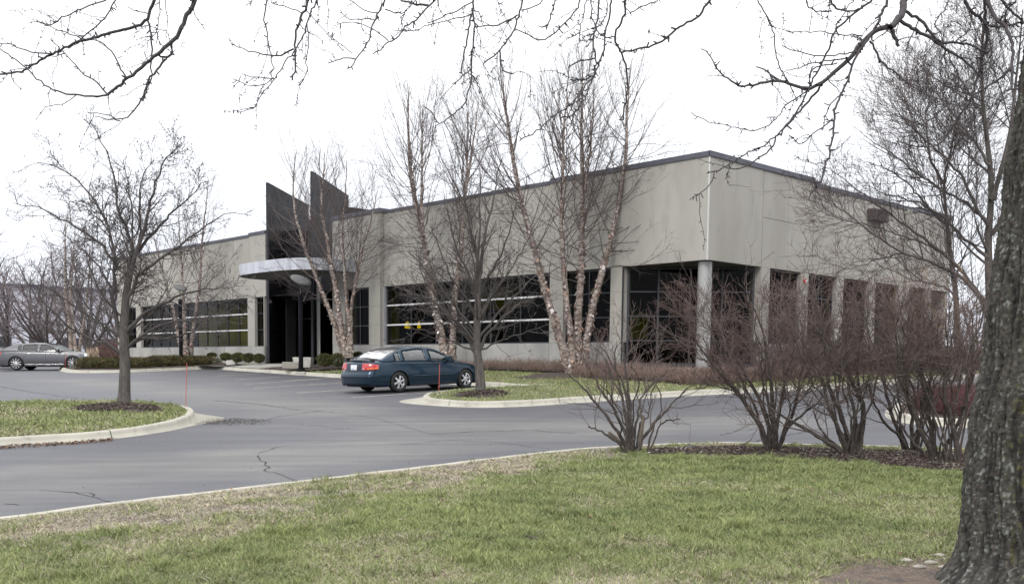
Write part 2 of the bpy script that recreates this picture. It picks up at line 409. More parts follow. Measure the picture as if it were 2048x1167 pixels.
# --- near lawn, with its curb
near_px = [(-420, 1108), (-150, 1073), (0, 1054), (137, 1035), (343, 1009), (497, 989), (700, 965), (900, 940), (1100, 915), (1200, 906), (1290, 901.5), (1400, 897.5), (1500, 897), (1640, 901), (1800, 906), (1960, 911), (2300, 922)]
near = smooth_line(pl(near_px), .2)
sweep_curb('near_curb', near, -1, gutter=.04, top=.14, h=.11)
near_in = near[:, :2] + 0
Tn = np.gradient(near, axis=0); Tn /= np.linalg.norm(Tn, axis=1)[:, None]; Nn = -np.stack([-Tn[:, 1], Tn[:, 0]], 1)
near_in = near + Nn * .12
lawn_poly = np.vstack([near_in, [(near_in[-1][0] + 3, 1.0), (near_in[0][0] - 2, 1.0)]])
def lawn_h(x, y):
    d = poly_dist(x, y, near_in)[0]
    return S(x, y) + .085 + .10 * (1 - np.exp(-d / 1.5)) + .03 * (fbm(x * .7, y * .7, 0, 3) - .5) * np.minimum(d, 1)
tag(sheet('lawn', lawn_poly, lawn_h, .15, M['soil']), kind='structure')
mulch_px = [(1286, 902), (1400, 899.5), (1500, 899.5), (1640, 903), (1800, 908), (1960, 913), (2250, 923), (2250, 975), (1990, 962), (1940, 957), (1850, 948), (1720, 935), (1600, 926), (1500, 918), (1400, 915), (1300, 913)]
mulch_pg = pl(mulch_px, .12)
def mulch_h(x, y):
    d = poly_dist(x, y, mulch_pg, True)[0]
    return lawn_h(x, y) + .012 + .05 * (1 - np.exp(-d / .25)) + .03 * (fbm(x * 3, y * 3, 0, 8) - .4) * np.minimum(d * 4, 1)
tag(sheet('mulch_bed', mulch_pg, mulch_h, .08, M['mulch']), kind='structure')

# --- left island
isl_px = [(-420, 912), (-200, 905), (0, 891), (150, 883), (230, 876), (330, 862), (378, 849), (393, 838), (386, 827), (352, 818), (300, 814), (180, 812.5), (0, 816), (-200, 820), (-420, 826)]
isl = pl(isl_px); isl_s = smooth_line(isl, .2)
gut = np.full(len(isl_s), .10); tip = G(395, 838)[:2]; dt = np.hypot(*(isl_s - tip).T)
tag(sweep_curb('island_curb', isl_s, 1, gutter=.10 + .50 * np.exp(-(dt / 1.1) ** 2), top=.16, h=.15, hv=.13 + .04 * np.exp(-(dt / 3) ** 2)), kind='structure')
def inset(line, side, o):
    T = np.gradient(line, axis=0); T /= np.linalg.norm(T, axis=1)[:, None] + 1e-9
    return line + np.stack([-T[:, 1], T[:, 0]], 1) * side * o
isl_in = inset(isl_s, 1, .13)
def isl_h(x, y):
    d = poly_dist(x, y, isl_in, True)[0]; return S(x, y) + .12 + .10 * (1 - np.exp(-d / .9)) + .02 * (fbm(x * 2, y * 2, 0, 4) - .5) * np.minimum(d, 1)
tag(sheet('island_lawn', isl_in, isl_h, .12, M['turf']), kind='structure')

# --- building side bed with the right island
bed_px = [(119, 738), (128, 743), (150, 745.5), (238, 745), (330, 741), (428, 737), (445, 738.5), (691, 756), (970, 771), (1040, 777), (1085, 776.5), (1120, 775.5)]
bed_px2 = [(1090, 777.5), (1020, 780), (960, 783), (900, 788), (862, 792), (846, 797), (843, 803), (860, 809), (950, 815), (1050, 812), (1150, 805), (1300, 795), (1450, 787), (1600, 780), (1750, 770), (1900, 757), (2000, 750)]
bedA = pl(bed_px); bedB = pl(bed_px2)
bed_curb = np.vstack([smooth_line(bedA, .2), smooth_line(bedB, .2)])
back = [RP(26, 2.5, 0)[:2], RP(26, -6, 0)[:2], LP(-2, -22, 0)[:2], LP(49, -22, 0)[:2], LP(52, 1, 0)[:2]]
tipR = G(843, 802)[:2]; dt = np.hypot(*(bed_curb - tipR).T)
sweep_curb('bed_curb', bed_curb, 1, gutter=.10 + .5 * np.exp(-(dt / 1.2) ** 2), top=.17, h=.14)
bed_in = inset(bed_curb, 1, .13)
PAD = -.13
def wall_d(x, y):
    return poly_dist(x, y, [LP(60, 0, 0)[:2], LP(3.6, 0, 0)[:2], RP(3.2, 0, 0)[:2], RP(26, 0, 0)[:2]])[0]
bld = [LP(60, 0, 0)[:2], LP(3.6, 0, 0)[:2], RP(3.2, 0, 0)[:2], RP(26, 0, 0)[:2], RP(26, -30, 0)[:2], LP(60, -30, 0)[:2]]
def bed_h(x, y):
    d = poly_dist(x, y, bed_in)[0]; wd = np.where(inside(np.asarray(x), np.asarray(y), bld), 0, wall_d(x, y))
    k = d / (d + wd + .2); k = k ** 1.15
    r = (x - CO[0]) * dR[0] + (y - CO[1]) * dR[1]
    pad = PAD - .22 * np.exp(-((np.hypot(x - CO[0], y - CO[1])) / 3.0) ** 2)
    z0 = S(x, y) + .125
    return z0 + (np.maximum(pad, z0 + .02) - z0) * k + .03 * (fbm(x * 1.5, y * 1.5, 0, 6) - .5) * np.minimum(d, 1)
tag(sheet('building_lawn', np.vstack([bed_in, back]), bed_h, .25, M['turf']), kind='structure')
# entrance walk: concrete between curb and doors
def on_bed(x, y, e=.02): return bed_h(x, y) + e
wk = pl([(425, 734.5), (600, 745.5), (640, 741), (590, 733), (540, 729)], .14)
_fr = inset(bed_curb, 1, .185); _i0 = int(np.argmin(np.hypot(*(_fr - G(424, 736)[:2]).T))); _i1 = int(np.argmin(np.hypot(*(_fr - G(600, 748)[:2]).T)))
wk2 = np.vstack([_fr[_i0:_i1], [LP(24.2, 1.5, 0)[:2], LP(24.2, -1, 0)[:2], LP(28.4, -1, 0)[:2], LP(29.5, 1.8, 0)[:2], LP(33, 3.5, 0)[:2]]])
tag(sheet('walkway', wk2, lambda x, y: on_bed(x, y, .035), .25, M['walk']), kind='structure')
# mulch areas against the building
def bedsheet(name, pg, e=.045, step=.15, mt='mulch'):
    pg = smooth_line(np.vstack([pg, pg[:1]]), .2, 2)
    o = sheet(name, pg, lambda x, y: np.where(inside(x, y, np.vstack([bed_in, back])), on_bed(x, y, e) + .04 * (fbm(x * 3, y * 3, 0, 8) - .3), S(x, y) - .2), step, M[mt]); tag(o, kind='structure'); return o
bedsheet('mulch_bed', np.array([LP(22.5, 3.9, 0)[:2], LP(19, 3.0, 0)[:2], LP(17.5, 1.7, 0)[:2], LP(17, .1, 0)[:2], LP(23.5, .1, 0)[:2], LP(24.5, 2.0, 0)[:2], LP(26.5, 4.6, 0)[:2]]))
bs_ = smooth_line(bedA[:6], .2)
bedsheet('mulch_bed', np.vstack([inset(bs_, 1, .2), inset(bs_, 1, 2.3)[::-1]]), e=.03)
hedge_strip = np.vstack([inset(bs_, 1, .05), inset(bs_, 1, 2.3)[::-1]])
bedsheet('mulch_bed', np.array([LP(31, 2.4, 0)[:2], LP(46, 3.4, 0)[:2], LP(46, .1, 0)[:2], LP(29, .1, 0)[:2]]))
bedsheet('mulch_bed', np.array([LP(4, 1.7, 0)[:2], LP(12, 1.1, 0)[:2], LP(17, .9, 0)[:2], LP(17, .1, 0)[:2], LP(4, .1, 0)[:2], RP(.5, .1, 0)[:2], RP(22, .1, 0)[:2], RP(22, 2.0, 0)[:2], RP(4, 2.2, 0)[:2], LP(-2, 3.2, 0)[:2], LP(1, 2.6, 0)[:2]]))
def mound(name, c, rx, ry, hfun, h=.12, rot=0, mt='mulch', label=None):
    a = np.linspace(0, 2 * math.pi, 48, endpoint=False); R = 1 + .12 * np.sin(3 * a + c[0]) + .07 * np.sin(7 * a + c[1])
    pg = np.stack([c[0] + rx * R * np.cos(a) * math.cos(rot) - ry * R * np.sin(a) * math.sin(rot), c[1] + rx * R * np.cos(a) * math.sin(rot) + ry * R * np.sin(a) * math.cos(rot)], 1)
    def hh(x, y):
        d = poly_dist(x, y, pg, True)[0]; q = np.minimum(d / min(rx, ry), 1)
        return hfun(x, y) + .012 + h * q * (2 - q) + .03 * (fbm(x * 4, y * 4, 0, 8) - .5) * np.minimum(d * 3, 1)
    o = sheet(name, pg, hh, .06 if rx < 2 else .1, M[mt]); tag(o, kind='structure'); return hh
iltree = G(247, 812, .25)[:2]; irtree = G(961, 785, .22)[:2]
mnd_l = mound('mulch_mound', iltree + np.array([.05, -.35]), .98, .85, isl_h, .13)
mnd_r = mound('mulch_mound', irtree + np.array([0.05, -.2]), .72, .8, bed_h, .10)
mA = at(1150, 750, 34.6)[:2]
mound('mulch_mound', mA, 2.1, 1.1, bed_h, .05, rot=-.3)
# soil at the foot of the big tree
TB = np.array([3.15, 5.95])
mound('bare_soil', TB + np.array([-.42, -.05]), .88, .72, lawn_h, .008, mt='dirt')

# --- barberry island far right
bi_px = [(1782, 822), (1781, 832), (1800, 843), (1870, 851), (1950, 855), (2100, 862), (2350, 872), (2350, 800), (2100, 800), (1960, 806), (1860, 808), (1800, 814)]
bi = pl(bi_px); bi = smooth_line(np.vstack([bi, bi[:1]]), .2)
sweep_curb('island_curb', bi, 1, gutter=.12, top=.16, h=.14)
bi_in = inset(bi, 1, .13)
bi_h = lambda x, y: S(x, y) + .13 + .05 * np.minimum(poly_dist(x, y, bi_in, True)[0], 1)
tag(sheet('mulch_bed', bi_in, bi_h, .15, M['mulch']), kind='structure')

# --- painted stall lines
mbp = MB()
def stripe(a, b, wd=.10):
    a = np.array(a)[:2]; b = np.array(b)[:2]; d = (b - a); Ln = np.linalg.norm(d); d /= Ln; nn = np.array([-d[1], d[0]]) * wd / 2; k = int(Ln / .5) + 1
    vs = []
    for i in range(k + 1):
        p = a + d * Ln * i / k
        for sg in (-1, 1): q = p + nn * sg; vs.append((q[0], q[1], float(S(q[0], q[1])) + .005))
    mbp.add(vs, [(2 * i, 2 * i + 1, 2 * i + 3, 2 * i + 2) for i in range(k)])
for a, b in [((705, 794.5), (958, 778)), ((593, 785.5), (800, 772)), ((507, 776), (735, 762)), ((575, 760.5), (672, 755.5)), ((470, 759), (560, 753)), ((492, 768), (640, 757.5)), ((430, 752), (520, 746.5)), ((475, 745), (440, 747)), ((225, 750), (300, 746.5)), ((1870, 775), (1905, 768))]:
    stripe(G(*a), G(*b))
tag(mbp.build('road_marking', M['paint']), kind='structure')
# --- cracks
mbc = MB(); rc = random.Random(4)
def crack(pts, wd=.02):
    P = np.array([G(*p)[:2] for p in pts]); Q = [P[0]]
    for a, b in zip(P[:-1], P[1:]):
        L_ = np.linalg.norm(b - a); k = max(2, int(L_ / .12))
        for i in range(1, k + 1):
            q = a + (b - a) * i / k; nn = np.array([-(b - a)[1], (b - a)[0]]) / L_
            Q.append(q + nn * rc.uniform(-.035, .035) * (i < k))
    Q = np.array(Q); T = np.gradient(Q, axis=0); T /= np.linalg.norm(T, axis=1)[:, None] + 1e-9; N = np.stack([-T[:, 1], T[:, 0]], 1)
    vs = []
    for i, q in enumerate(Q):
        w_ = wd * rc.uniform(.3, 1.2) * (1 - .6 * i / len(Q))
        for sg in (-.5, .5): r = q + N[i] * sg * w_; vs.append((r[0], r[1], float(S(r[0], r[1])) + .004))
    mbc.add(vs, [(2 * i, 2 * i + 1, 2 * i + 3, 2 * i + 2) for i in range(len(Q) - 1)])
crack([(517, 910), (530, 928), (540, 935), (528, 940), (570, 952), (615, 967)], .028)
crack([(80, 980), (150, 984), (185, 993), (235, 1007), (275, 1010)], .025); crack([(185, 993), (180, 985), (140, 983)], .02)
crack([(630, 967), (655, 971)], .02)
crack([(430, 800), (520, 808), (600, 820), (640, 822), (700, 828)], .055); crack([(640, 821), (560, 832), (500, 848), (600, 848), (700, 858)], .035)
crack([(517, 905), (560, 893), (640, 885), (720, 880)], .02)
crack([(0, 773), (60, 783), (120, 792), (180, 799), (225, 803)], .06)
crack([(10, 1007), (40, 1010)], .02); crack([(120, 1035), (180, 1022), (250, 1008)], .02)
crack([(860, 868), (960, 862), (1060, 860), (1150, 866)], .05); crack([(800, 888), (900, 880), (1000, 884), (1100, 898)], .025)
crack([(1430, 893), (1460, 888), (1500, 885), (1560, 872), (1640, 858), (1720, 850), (1790, 838)], .05); crack([(700, 828), (760, 838), (860, 868)], .02)
crack([(1440, 870), (1480, 860), (1530, 857)], .03)
tag(mbc.build('pavement_crack', M['crack']), kind='structure')
# dark patch of grit washed round the island's tip, and leaf litter along the gutters
# ------------------------------------------------------------------ the office building
B = empty('office_building', LP(20, -8, -.1), 'long low concrete office building with black windows, two dark fins and a curved canopy', 'building')
HD, SL, TP = 3.50, .84, 7.02
BAR1, BAR2 = 2.62, 1.73
def panels(name, fr, cuts, z0, z1, o0, o1, m_, gap=.014, zc=()):
    mb = MB(); zs = [z0] + list(zc) + [z1]
    for a, b in zip(cuts[:-1], cuts[1:]):
        for c, d in zip(zs[:-1], zs[1:]):
            mb.fbox(fr, a + gap / 2, b - gap / 2, o0, o1, c + (gap / 2 if c != z0 else 0), d - (gap / 2 if d != z1 else 0))
    return mb.build(name, m_, B)
# backing (dark, behind the joints) and roof deck
mb = MB()
mb.fbox(LP, .1, 22.05, -.30, -.06, HD + .02, TP - .14); mb.fbox(LP, 28.75, 48.7, -.30, -.06, HD + .02, TP - .14); mb.fbox(RP, .1, 18.7, -.30, -.06, HD + .02, TP - .16)
mb.fbox(LP, 3.7, 22.0, -.30, -.14, -.9, SL - .03); mb.fbox(LP, 28.9, 48.7, -.30, -.14, -.9, SL - .03); mb.fbox(RP, 3.3, 18.7, -.30, -.14, -.9, SL - .03)
mb.build('backing_wall', M['joint'], B)
mb = MB(); mb.prism([LP(48.7, -.3, 0), LP(38, -.3, 0), LP(38, -9, 0), LP(21.8, -9, 0), LP(21.8, -.3, 0), LP(.3, -.3, 0), LP(.3, -18.5, 0), LP(48.7, -18.5, 0)], 6.3, 6.45); mb.build('roof', M['coping'], B)
mb = MB(); mb.fbox(LP, .1, 48.8, -18.9, -18.6, -.9, 6.8); mb.fbox(LP, 48.55, 48.85, -18.55, -.35, -.9, 6.8); mb.build('rear_wall', M['concL'], B)
# upper wall panels
panels('upper_wall', LP, [.03, 7.27, 12.6, 17.95], HD, TP - .16, -.12, 0, M['concL'])
panels('upper_wall', LP, [17.97, 21.9], HD, TP - .16, -.12, .22, M['concL'])
panels('upper_wall', LP, [28.72, 30.45, 35.2, 40.1, 45.0, 48.87], HD, TP - .16, -.12, 0, M['concL'])
panels('upper_wall', RP, [.05, 3.21], HD, TP - .16, -.12, 0, M['concL'])
panels('upper_wall', RP, [3.23, 4.90, 6.63], HD, TP - .17, -.12, -.006, M['concL'], zc=(5.22,))
panels('upper_wall', RP, [6.65, 9.1, 11.75, 14.2], HD, TP - .29, -.12, -.003, M['concL'])
panels('upper_wall', RP, [14.5, 16.6, 18.87], HD, TP - .29, -.12, -.003, M['concL'])
mb = MB(); mb.fbox(RP, 14.2, 14.5, -.3, .12, -.9, TP - .29); mb.build('pilaster', M['concL'], B)
mb = MB(); mb.fbox(LP, -.010, .028, -.04, .012, HD - .01, TP - .16); mb.build('corner_sealant', M['seal'], B)
# coping
for a in ((LP, -.04, 7.3, -.35, .04, TP - .17, TP), (LP, 7.31, 17.9, -.35, .04, TP - .20, TP - .07), (LP, 17.92, 21.92, -.35, .27, TP - .17, TP + .02), (LP, 28.72, 30.5, -.35, .04, TP - .17, TP), (LP, 30.51, 48.95, -.35, .04, TP - .23, TP - .08),
          (RP, .36, 6.64, -.35, .041, TP - .168, TP + .002), (RP, 6.65, 15.2, -.35, .04, TP - .32, TP - .16), (RP, 15.21, 18.9, -.35, .04, TP - .26, TP - .07)):
    mb = MB(); mb.fbox(*a)
    if a[1] == .36: mb.fbox(RP, -.04, .355, -.035, .041, TP - .168, TP + .002)
    mb.build('coping', M['coping'], B)
# base walls
panels('base_wall', LP, [3.62, 7.28, 9.0, 12.1, 15.2, 17.95], -.9, SL - .02, -.12, -.004, M['conc_base'])
panels('base_wall', LP, [17.97, 21.9], -.9, SL - .02, -.12, .216, M['conc_base'])
panels('base_wall', LP, [28.9, 34.0, 38.4, 42.4, 45.0, 48.85], -.9, SL - .02, -.12, -.004, M['conc_base'])
panels('base_wall', RP, [3.25, 6.0, 8.6, 11.4, 14.2], -.9, SL - .02, -.12, -.008, M['conc_base'])
panels('base_wall', RP, [14.5, 18.85], -.9, SL - .02, -.12, -.008, M['conc_base'])
mb = MB(); mb.fbox(LP, 17.90, 17.965, -.1, .03, -.9, HD); mb.build('corner_trim', M['silver'], B)
# pillars with joint reveals
def pillar(fr, a, b, o=0, back=-.45):
    mb = MB(); zz = [SL - .02, BAR2, BAR1, HD]
    for c, d in zip(zz[:-1], zz[1:]): mb.fbox(fr, a, b, back, o, c + .007, d - .007)
    mb.fbox(fr, a + .012, b - .012, back + .01, o - .012, SL, HD)
    return mb.build('pillar', M['concL'], B)
for a, b in ((3.62, 4.19), (6.54, 7.26)): pillar(LP, a, b, -.002)
pillar(LP, 17.97, 18.85, .218); pillar(LP, 20.82, 21.9, .218); pillar(LP, 28.9, 28.96, -.002)
pillar(LP, 29.93, 30.72, -.002); pillar(LP, 45.0, 45.75, -.002); pillar(LP, 47.6, 48.85, -.002)
rw = []
s_ = 3.23
pil = []
while s_ < 18.6:
    if s_ < 14.0 or s_ > 14.6: pillar(RP, s_, min(s_ + .56, 18.86), -.002, -.45)
    rw.append((s_ + .56, s_ + 2.64)); s_ += 2.64
# windows
def window(fr, a, b, z0, z1, mull, trans, o=-.16, bars=False, th=.05):
    mb = MB(); d = .07
    mb.fbox(fr, a, b, o - d, o, z0, z0 + th); mb.fbox(fr, a, b, o - d, o, z1 - th - .02, z1)
    for x in (a, b - th): mb.fbox(fr, x, x + th, o - d, o - .001, z0 + th, z1 - th - .02)
    n = max(1, round((b - a) / mull)); xs = [a + (b - a) * i / n for i in range(1, n)]
    for x in xs: mb.fbox(fr, x - .022, x + .022, o - d, o - .002, z0 + th, z1 - th - .02)
    for z in trans: mb.fbox(fr, a + th, b - th, o - d, o - .003, z - .02, z + .02)
    wd = mb.build('window', M['frame'], B)
    g = MB(); g.add([fr(a + .01, o - .045, z0 + .01), fr(b - .01, o - .045, z0 + .01), fr(b - .01, o - .045, z1 - .01), fr(a + .01, o - .045, z1 - .01)], [(0, 1, 2, 3)])
    g.build('pane', M['glass'], wd)
    if bars:
        for z in trans:
            r = MB(); r.fbox(fr, a + .03, b - .03, o + .005, o + .075, z - .035, z + .035); r.build('rail', M['bar'], wd, bevel=.012)
    return wd
window(LP, 4.19, 6.54, SL - .02, HD, 1.18, (BAR1, BAR2))
window(LP, 7.26, 17.90, SL - .02, HD, 1.75, (BAR1, BAR2), bars=True)
window(LP, 18.85, 20.82, SL - .02, HD, 1.0, (BAR1, BAR2), o=.02)
window(LP, 28.96, 29.93, SL - .02, HD, 1.0, (BAR1, BAR2))
window(LP, 30.72, 45.0, SL - .02, HD, 1.35, (BAR1, BAR2), bars=True)
window(LP, 45.75, 47.6, SL - .02, HD, 1.0, (BAR1, BAR2))
for a, b in rw:
    if b < 18.7 : window(RP, a, b, SL - .02, HD, 1.04, (BAR1, BAR2))
# chamfered corner glazing
A_ = LP(3.62, -.25, 0); B_ = RP(3.23, -.25, 0); dC = (B_ - A_); LC = np.linalg.norm(dC); dC = dC / LC; nC = np.array([dC[1], -dC[0], 0])
if nC[1] > 0: nC = -nC
def CP_(t, o, z): return A_ + dC * t + nC * o + Z * z
mb = MB(); Z0 = -.06
mb.fbox(CP_, 0, LC, -.12, 0, Z0, .10); mb.fbox(CP_, 0, LC, -.12, 0, HD - .08, HD - .002)
k = 4
for i in range(k + 1):
    x = LC * i / k; ww = .06 if 0 < i < k else .16
    mb.fbox(CP_, max(0, x - ww / 2), min(LC, x + ww / 2), -.12, -.003, .10, HD - .08)
for z in (2.63, 1.76, .89): mb.fbox(CP_, .1, LC - .1, -.118, -.006, z - .022, z + .022)
wd = mb.build('window', M['frame'], B)
g = MB(); g.add([CP_(.05, -.06, Z0), CP_(LC - .05, -.06, Z0), CP_(LC - .05, -.06, HD - .01), CP_(.05, -.06, HD - .01)], [(0, 1, 2, 3)]); g.build('pane', M['glass'], wd)
mb = MB(); mb.fbox(CP_, -.1, LC + .1, -.1, .38, -.9, Z0 - .09); mb.fbox(CP_, -.1, LC + .1, -.1, .22, Z0 - .09, Z0 - .002); mb.build('plinth', M['walk'], B)
mb = MB(); mb.prism([LP(3.6, -.13, 0), LP(.13, -.13, 0), RP(3.2, -.13, 0)], HD + .004, HD + .03); mb.build('soffit', M['soffit'], B)
cc = at(1406, 700, 33.55)
V_, F_ = lathe([(.235, -.62), (.235, HD - .02)], 40, c=(cc[0], cc[1], 0)); npobj('corner_column', np.array(V_), np.array(F_), M['column'], B, smooth=True)
V_, F_ = lathe([(.0, -.56), (.30, -.56), (.30, -.40), (.24, -.40)], 32, c=(cc[0], cc[1], 0)); npobj('column_base', np.array(V_), np.array(F_), M['walk'], B, smooth=False)
# interior: floor, ceiling, dark partitions and olive walls
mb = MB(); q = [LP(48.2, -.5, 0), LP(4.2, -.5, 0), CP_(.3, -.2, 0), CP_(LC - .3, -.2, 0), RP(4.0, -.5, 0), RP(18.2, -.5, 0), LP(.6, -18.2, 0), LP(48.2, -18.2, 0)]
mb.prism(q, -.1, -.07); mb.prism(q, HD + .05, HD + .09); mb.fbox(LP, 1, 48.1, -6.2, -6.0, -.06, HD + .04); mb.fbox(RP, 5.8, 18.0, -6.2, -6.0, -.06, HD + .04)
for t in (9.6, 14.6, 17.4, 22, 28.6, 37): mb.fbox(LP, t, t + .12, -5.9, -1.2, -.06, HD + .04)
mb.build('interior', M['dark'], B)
for a in ((LP, 30.9, 38.5, -1.0, -.9, -.05, 3.3), (LP, 18.9, 20.5, -1.6, -1.5, -.05, HD), (LP, 11.5, 14.2, -2.6, -2.5, 2.4, HD), (CP_, .1, .9, -2.9, -2.8, 1.0, 2.0)):
    mb = MB(); mb.fbox(*a); mb.build('interior_partition', M['olive'], B)
# canopy: a shallow curved slab with a bright metal edge
def canopy_pts(a, b, tc, n=120, p=2.6):
    r = []
    for i in range(n + 1):
        th = math.pi * i / n; ct, st = math.cos(th), math.sin(th)
        r.append((tc + a * abs(ct) ** (2 / p) * (1 if ct > 0 else -1), b * abs(st) ** (2 / p)))
    return r
cp = canopy_pts(3.8, 2.95, 23.65, p=3.2)
mb = MB(); n = len(cp)
lo = [LP(t, o + .23, 4.25) for t, o in cp]; hi = [LP(t, o + .23, 4.79) for t, o in cp]
mb.add(lo + hi, [(i, i + 1, n + i + 1, n + i) for i in range(n - 1)])
cn_ = mb.build('canopy', M['silver'], B, smooth=False)
so_ = cn_.modifiers.new('s', 'SOLIDIFY'); so_.thickness = .05; so_.offset = -1
mb = MB(); cq = [(23.65 + (t - 23.65) * .985, o * .985) for t, o in cp]
mb.prism([LP(t, o + .2, 0) for t, o in cq], 4.30, 4.42); mb.build('canopy_underside', M['soffit'], cn_)
mb = MB(); mb.prism([LP(t, o + .2, 0) for t, o in cq], 4.66, 4.74); mb.build('canopy_top', M['coping'], cn_)
# the two fins and the recessed dark entrance wall
fd = np.array([.085, .996, 0]); fd /= np.linalg.norm(fd); fn = np.array([fd[1], -fd[0], 0])
def fin(px, D, ztop, ln, zlow, ln2):
    o = at(px, 600, D); o[2] = 0
    def fr(t, q, z): return o + fd * t + fn * q + Z * z
    mb = MB(); mb.fbox(fr, 0.03, ln, -.10, 0, -.6, ztop); mb.fbox(fr, ln, ln + ln2, -.096, -.004, -.6, zlow)
    for z in np.arange(1.2, ztop - .2, 1.22): mb.fbox(fr, .05, ln - .01, -.002, .003, z, z + .012)
    f = mb.build('entrance_fin', M['granite'], B)
    mb = MB(); mb.fbox(fr, 0, .03, -.11, .01, -.6, ztop + .02); mb.fbox(fr, .03, ln + .02, -.11, .01, ztop, ztop + .03); mb.build('fin_edge', M['granite_edge'], f)
    return fr
fr1 = fin(537.5, 53.75, 9.5, 7.5, 8.72, 2.6); fr2 = fin(626, 50.5, 9.5, 7.3, 8.85, 3.6)
mb = MB(); e0 = fr1(2.2, .01, 0); e1 = fr2(2.5, -.22, 0); ed = e1 - e0; Le = np.linalg.norm(ed); ed /= Le; en = np.array([ed[1], -ed[0], 0])
def EP(t, o, z): return e0 + ed * t + en * o + Z * z
mb.fbox(EP, 0, Le, -.2, 0, 3.3, 7.2); 
for i in range(5): x = Le * i / 4; mb.fbox(EP, max(0, x - .03), min(Le, x + .03), -.1, 0, -.3, 3.3)
mb.fbox(EP, 0, Le, -.1, -.002, 2.3, 2.36)
ew = mb.build('entrance_wall', M['granite'], B)
g = MB(); g.add([EP(0, -.05, -.3), EP(Le, -.05, -.3), EP(Le, -.05, 3.3), EP(0, -.05, 3.3)], [(0, 1, 2, 3)]); g.build('pane', M['glass'], ew)
mb = MB(); o_ = fr2(.55, .05, 0); mb.box((o_[0], o_[1] - .1, -.3), (o_[0] + .17, o_[1] + .1, 4.3)); mb.build('door_post', M['column'], B)
mb = MB(); mb.fbox(LP, 21.85, 22.05, -7.4, -.3, -.5, 7.6); mb.build('side_wall', M['granite'], B)
# vent hood, rust streak, fire alarm
v = empty('vent', RP(11.3, .1, 5.9), None); v.parent = B; v.matrix_parent_inverse = B.matrix_world.inverted()
bpy.data.objects.remove(v)
mb = MB(); mb.fbox(RP, 10.75, 12.0, -.05, .32, 5.92, 6.36)
for i in range(5): mb.fbox(RP, 10.8, 11.95, .321, .345, 5.95 + i * .082, 5.99 + i * .082)
vb = mb.build('vent_hood', M['vent'], B)
mb = MB(); mb.fbox(RP, 11.9, 11.925, -.01, .004, 5.1, 5.92); mb.build('rust_streak', M['rust'], B)
ap = RP(6.12, .0, 3.2)
mb = MB(); mb.fbox(RP, 6.06, 6.2, -.001, .07, 3.12, 3.26); al = mb.build('fire_alarm', M['red'], B, bevel=.02)
mb = MB(); mb.fbox(RP, 6.09, 6.17, .071, .085, 3.155, 3.225); mb.build('strobe', M['white'], al)
mb = MB(); mb.tube([LP(3.52 + .06, .03, z) for z in (-.3, 3.5)], .03, 8); mb.build('downpipe', M['granite_edge'], B)
# pendant lamps behind the long window
for i, px in enumerate((815, 838)):
    r_ = ray(px, 655); kk = (-1.3 + nL @ CO) / (nL @ r_); p = r_ * kk
    th = empty('pendant_lamp', p, ('larger' if i == 0 else 'smaller') + ' yellow glowing pendant lamp hanging behind the striped window', 'lamp')
    w_ = 1 if i == 0 else .62
    V_, F_ = lathe([(.001, .30 * 1), (.05 * w_, .28), (.11 * w_, .20), (.14 * w_, .05), (.13 * w_, -.02)], 16, c=p); npobj('lamp_shade', np.array(V_), np.array(F_), M['yellow'], th, smooth=True)
    mb = MB(); mb.tube([p + Z * .29, (p[0], p[1], HD + .05)], .008, 5); mb.build('cord', M['frame'], th)

# ------------------------------------------------------------------ far building on the left
FB = empty('far_building', at(60, 700, 135), 'pale far building with a dark blue roof band behind the bare trees', 'building')
def FPt(t, o, z):
    a = at(-420, 640, 118); b = at(330, 640, 150); a[2] = b[2] = 0; d = (b - a); n = np.array([d[1], -d[0], 0]) / np.linalg.norm(d); return a + d * t + n * o + Z * z
mb = MB(); mb.fbox(FPt, 0, 1, -20, 0, -2, 9.75); mb.build('wall', M['farwall'], FB)
mb = MB(); mb.fbox(FPt, -.002, 1.002, -20.2, .25, 9.75, 10.15); mb.build('roof_band', M['farband'], FB)
for i in range(9):
    mb = MB(); mb.fbox(FPt, .08 + i * .1, .13 + i * .1, -.3, .04, .6, 3.0); mb.build('window', M['frame'], FB)

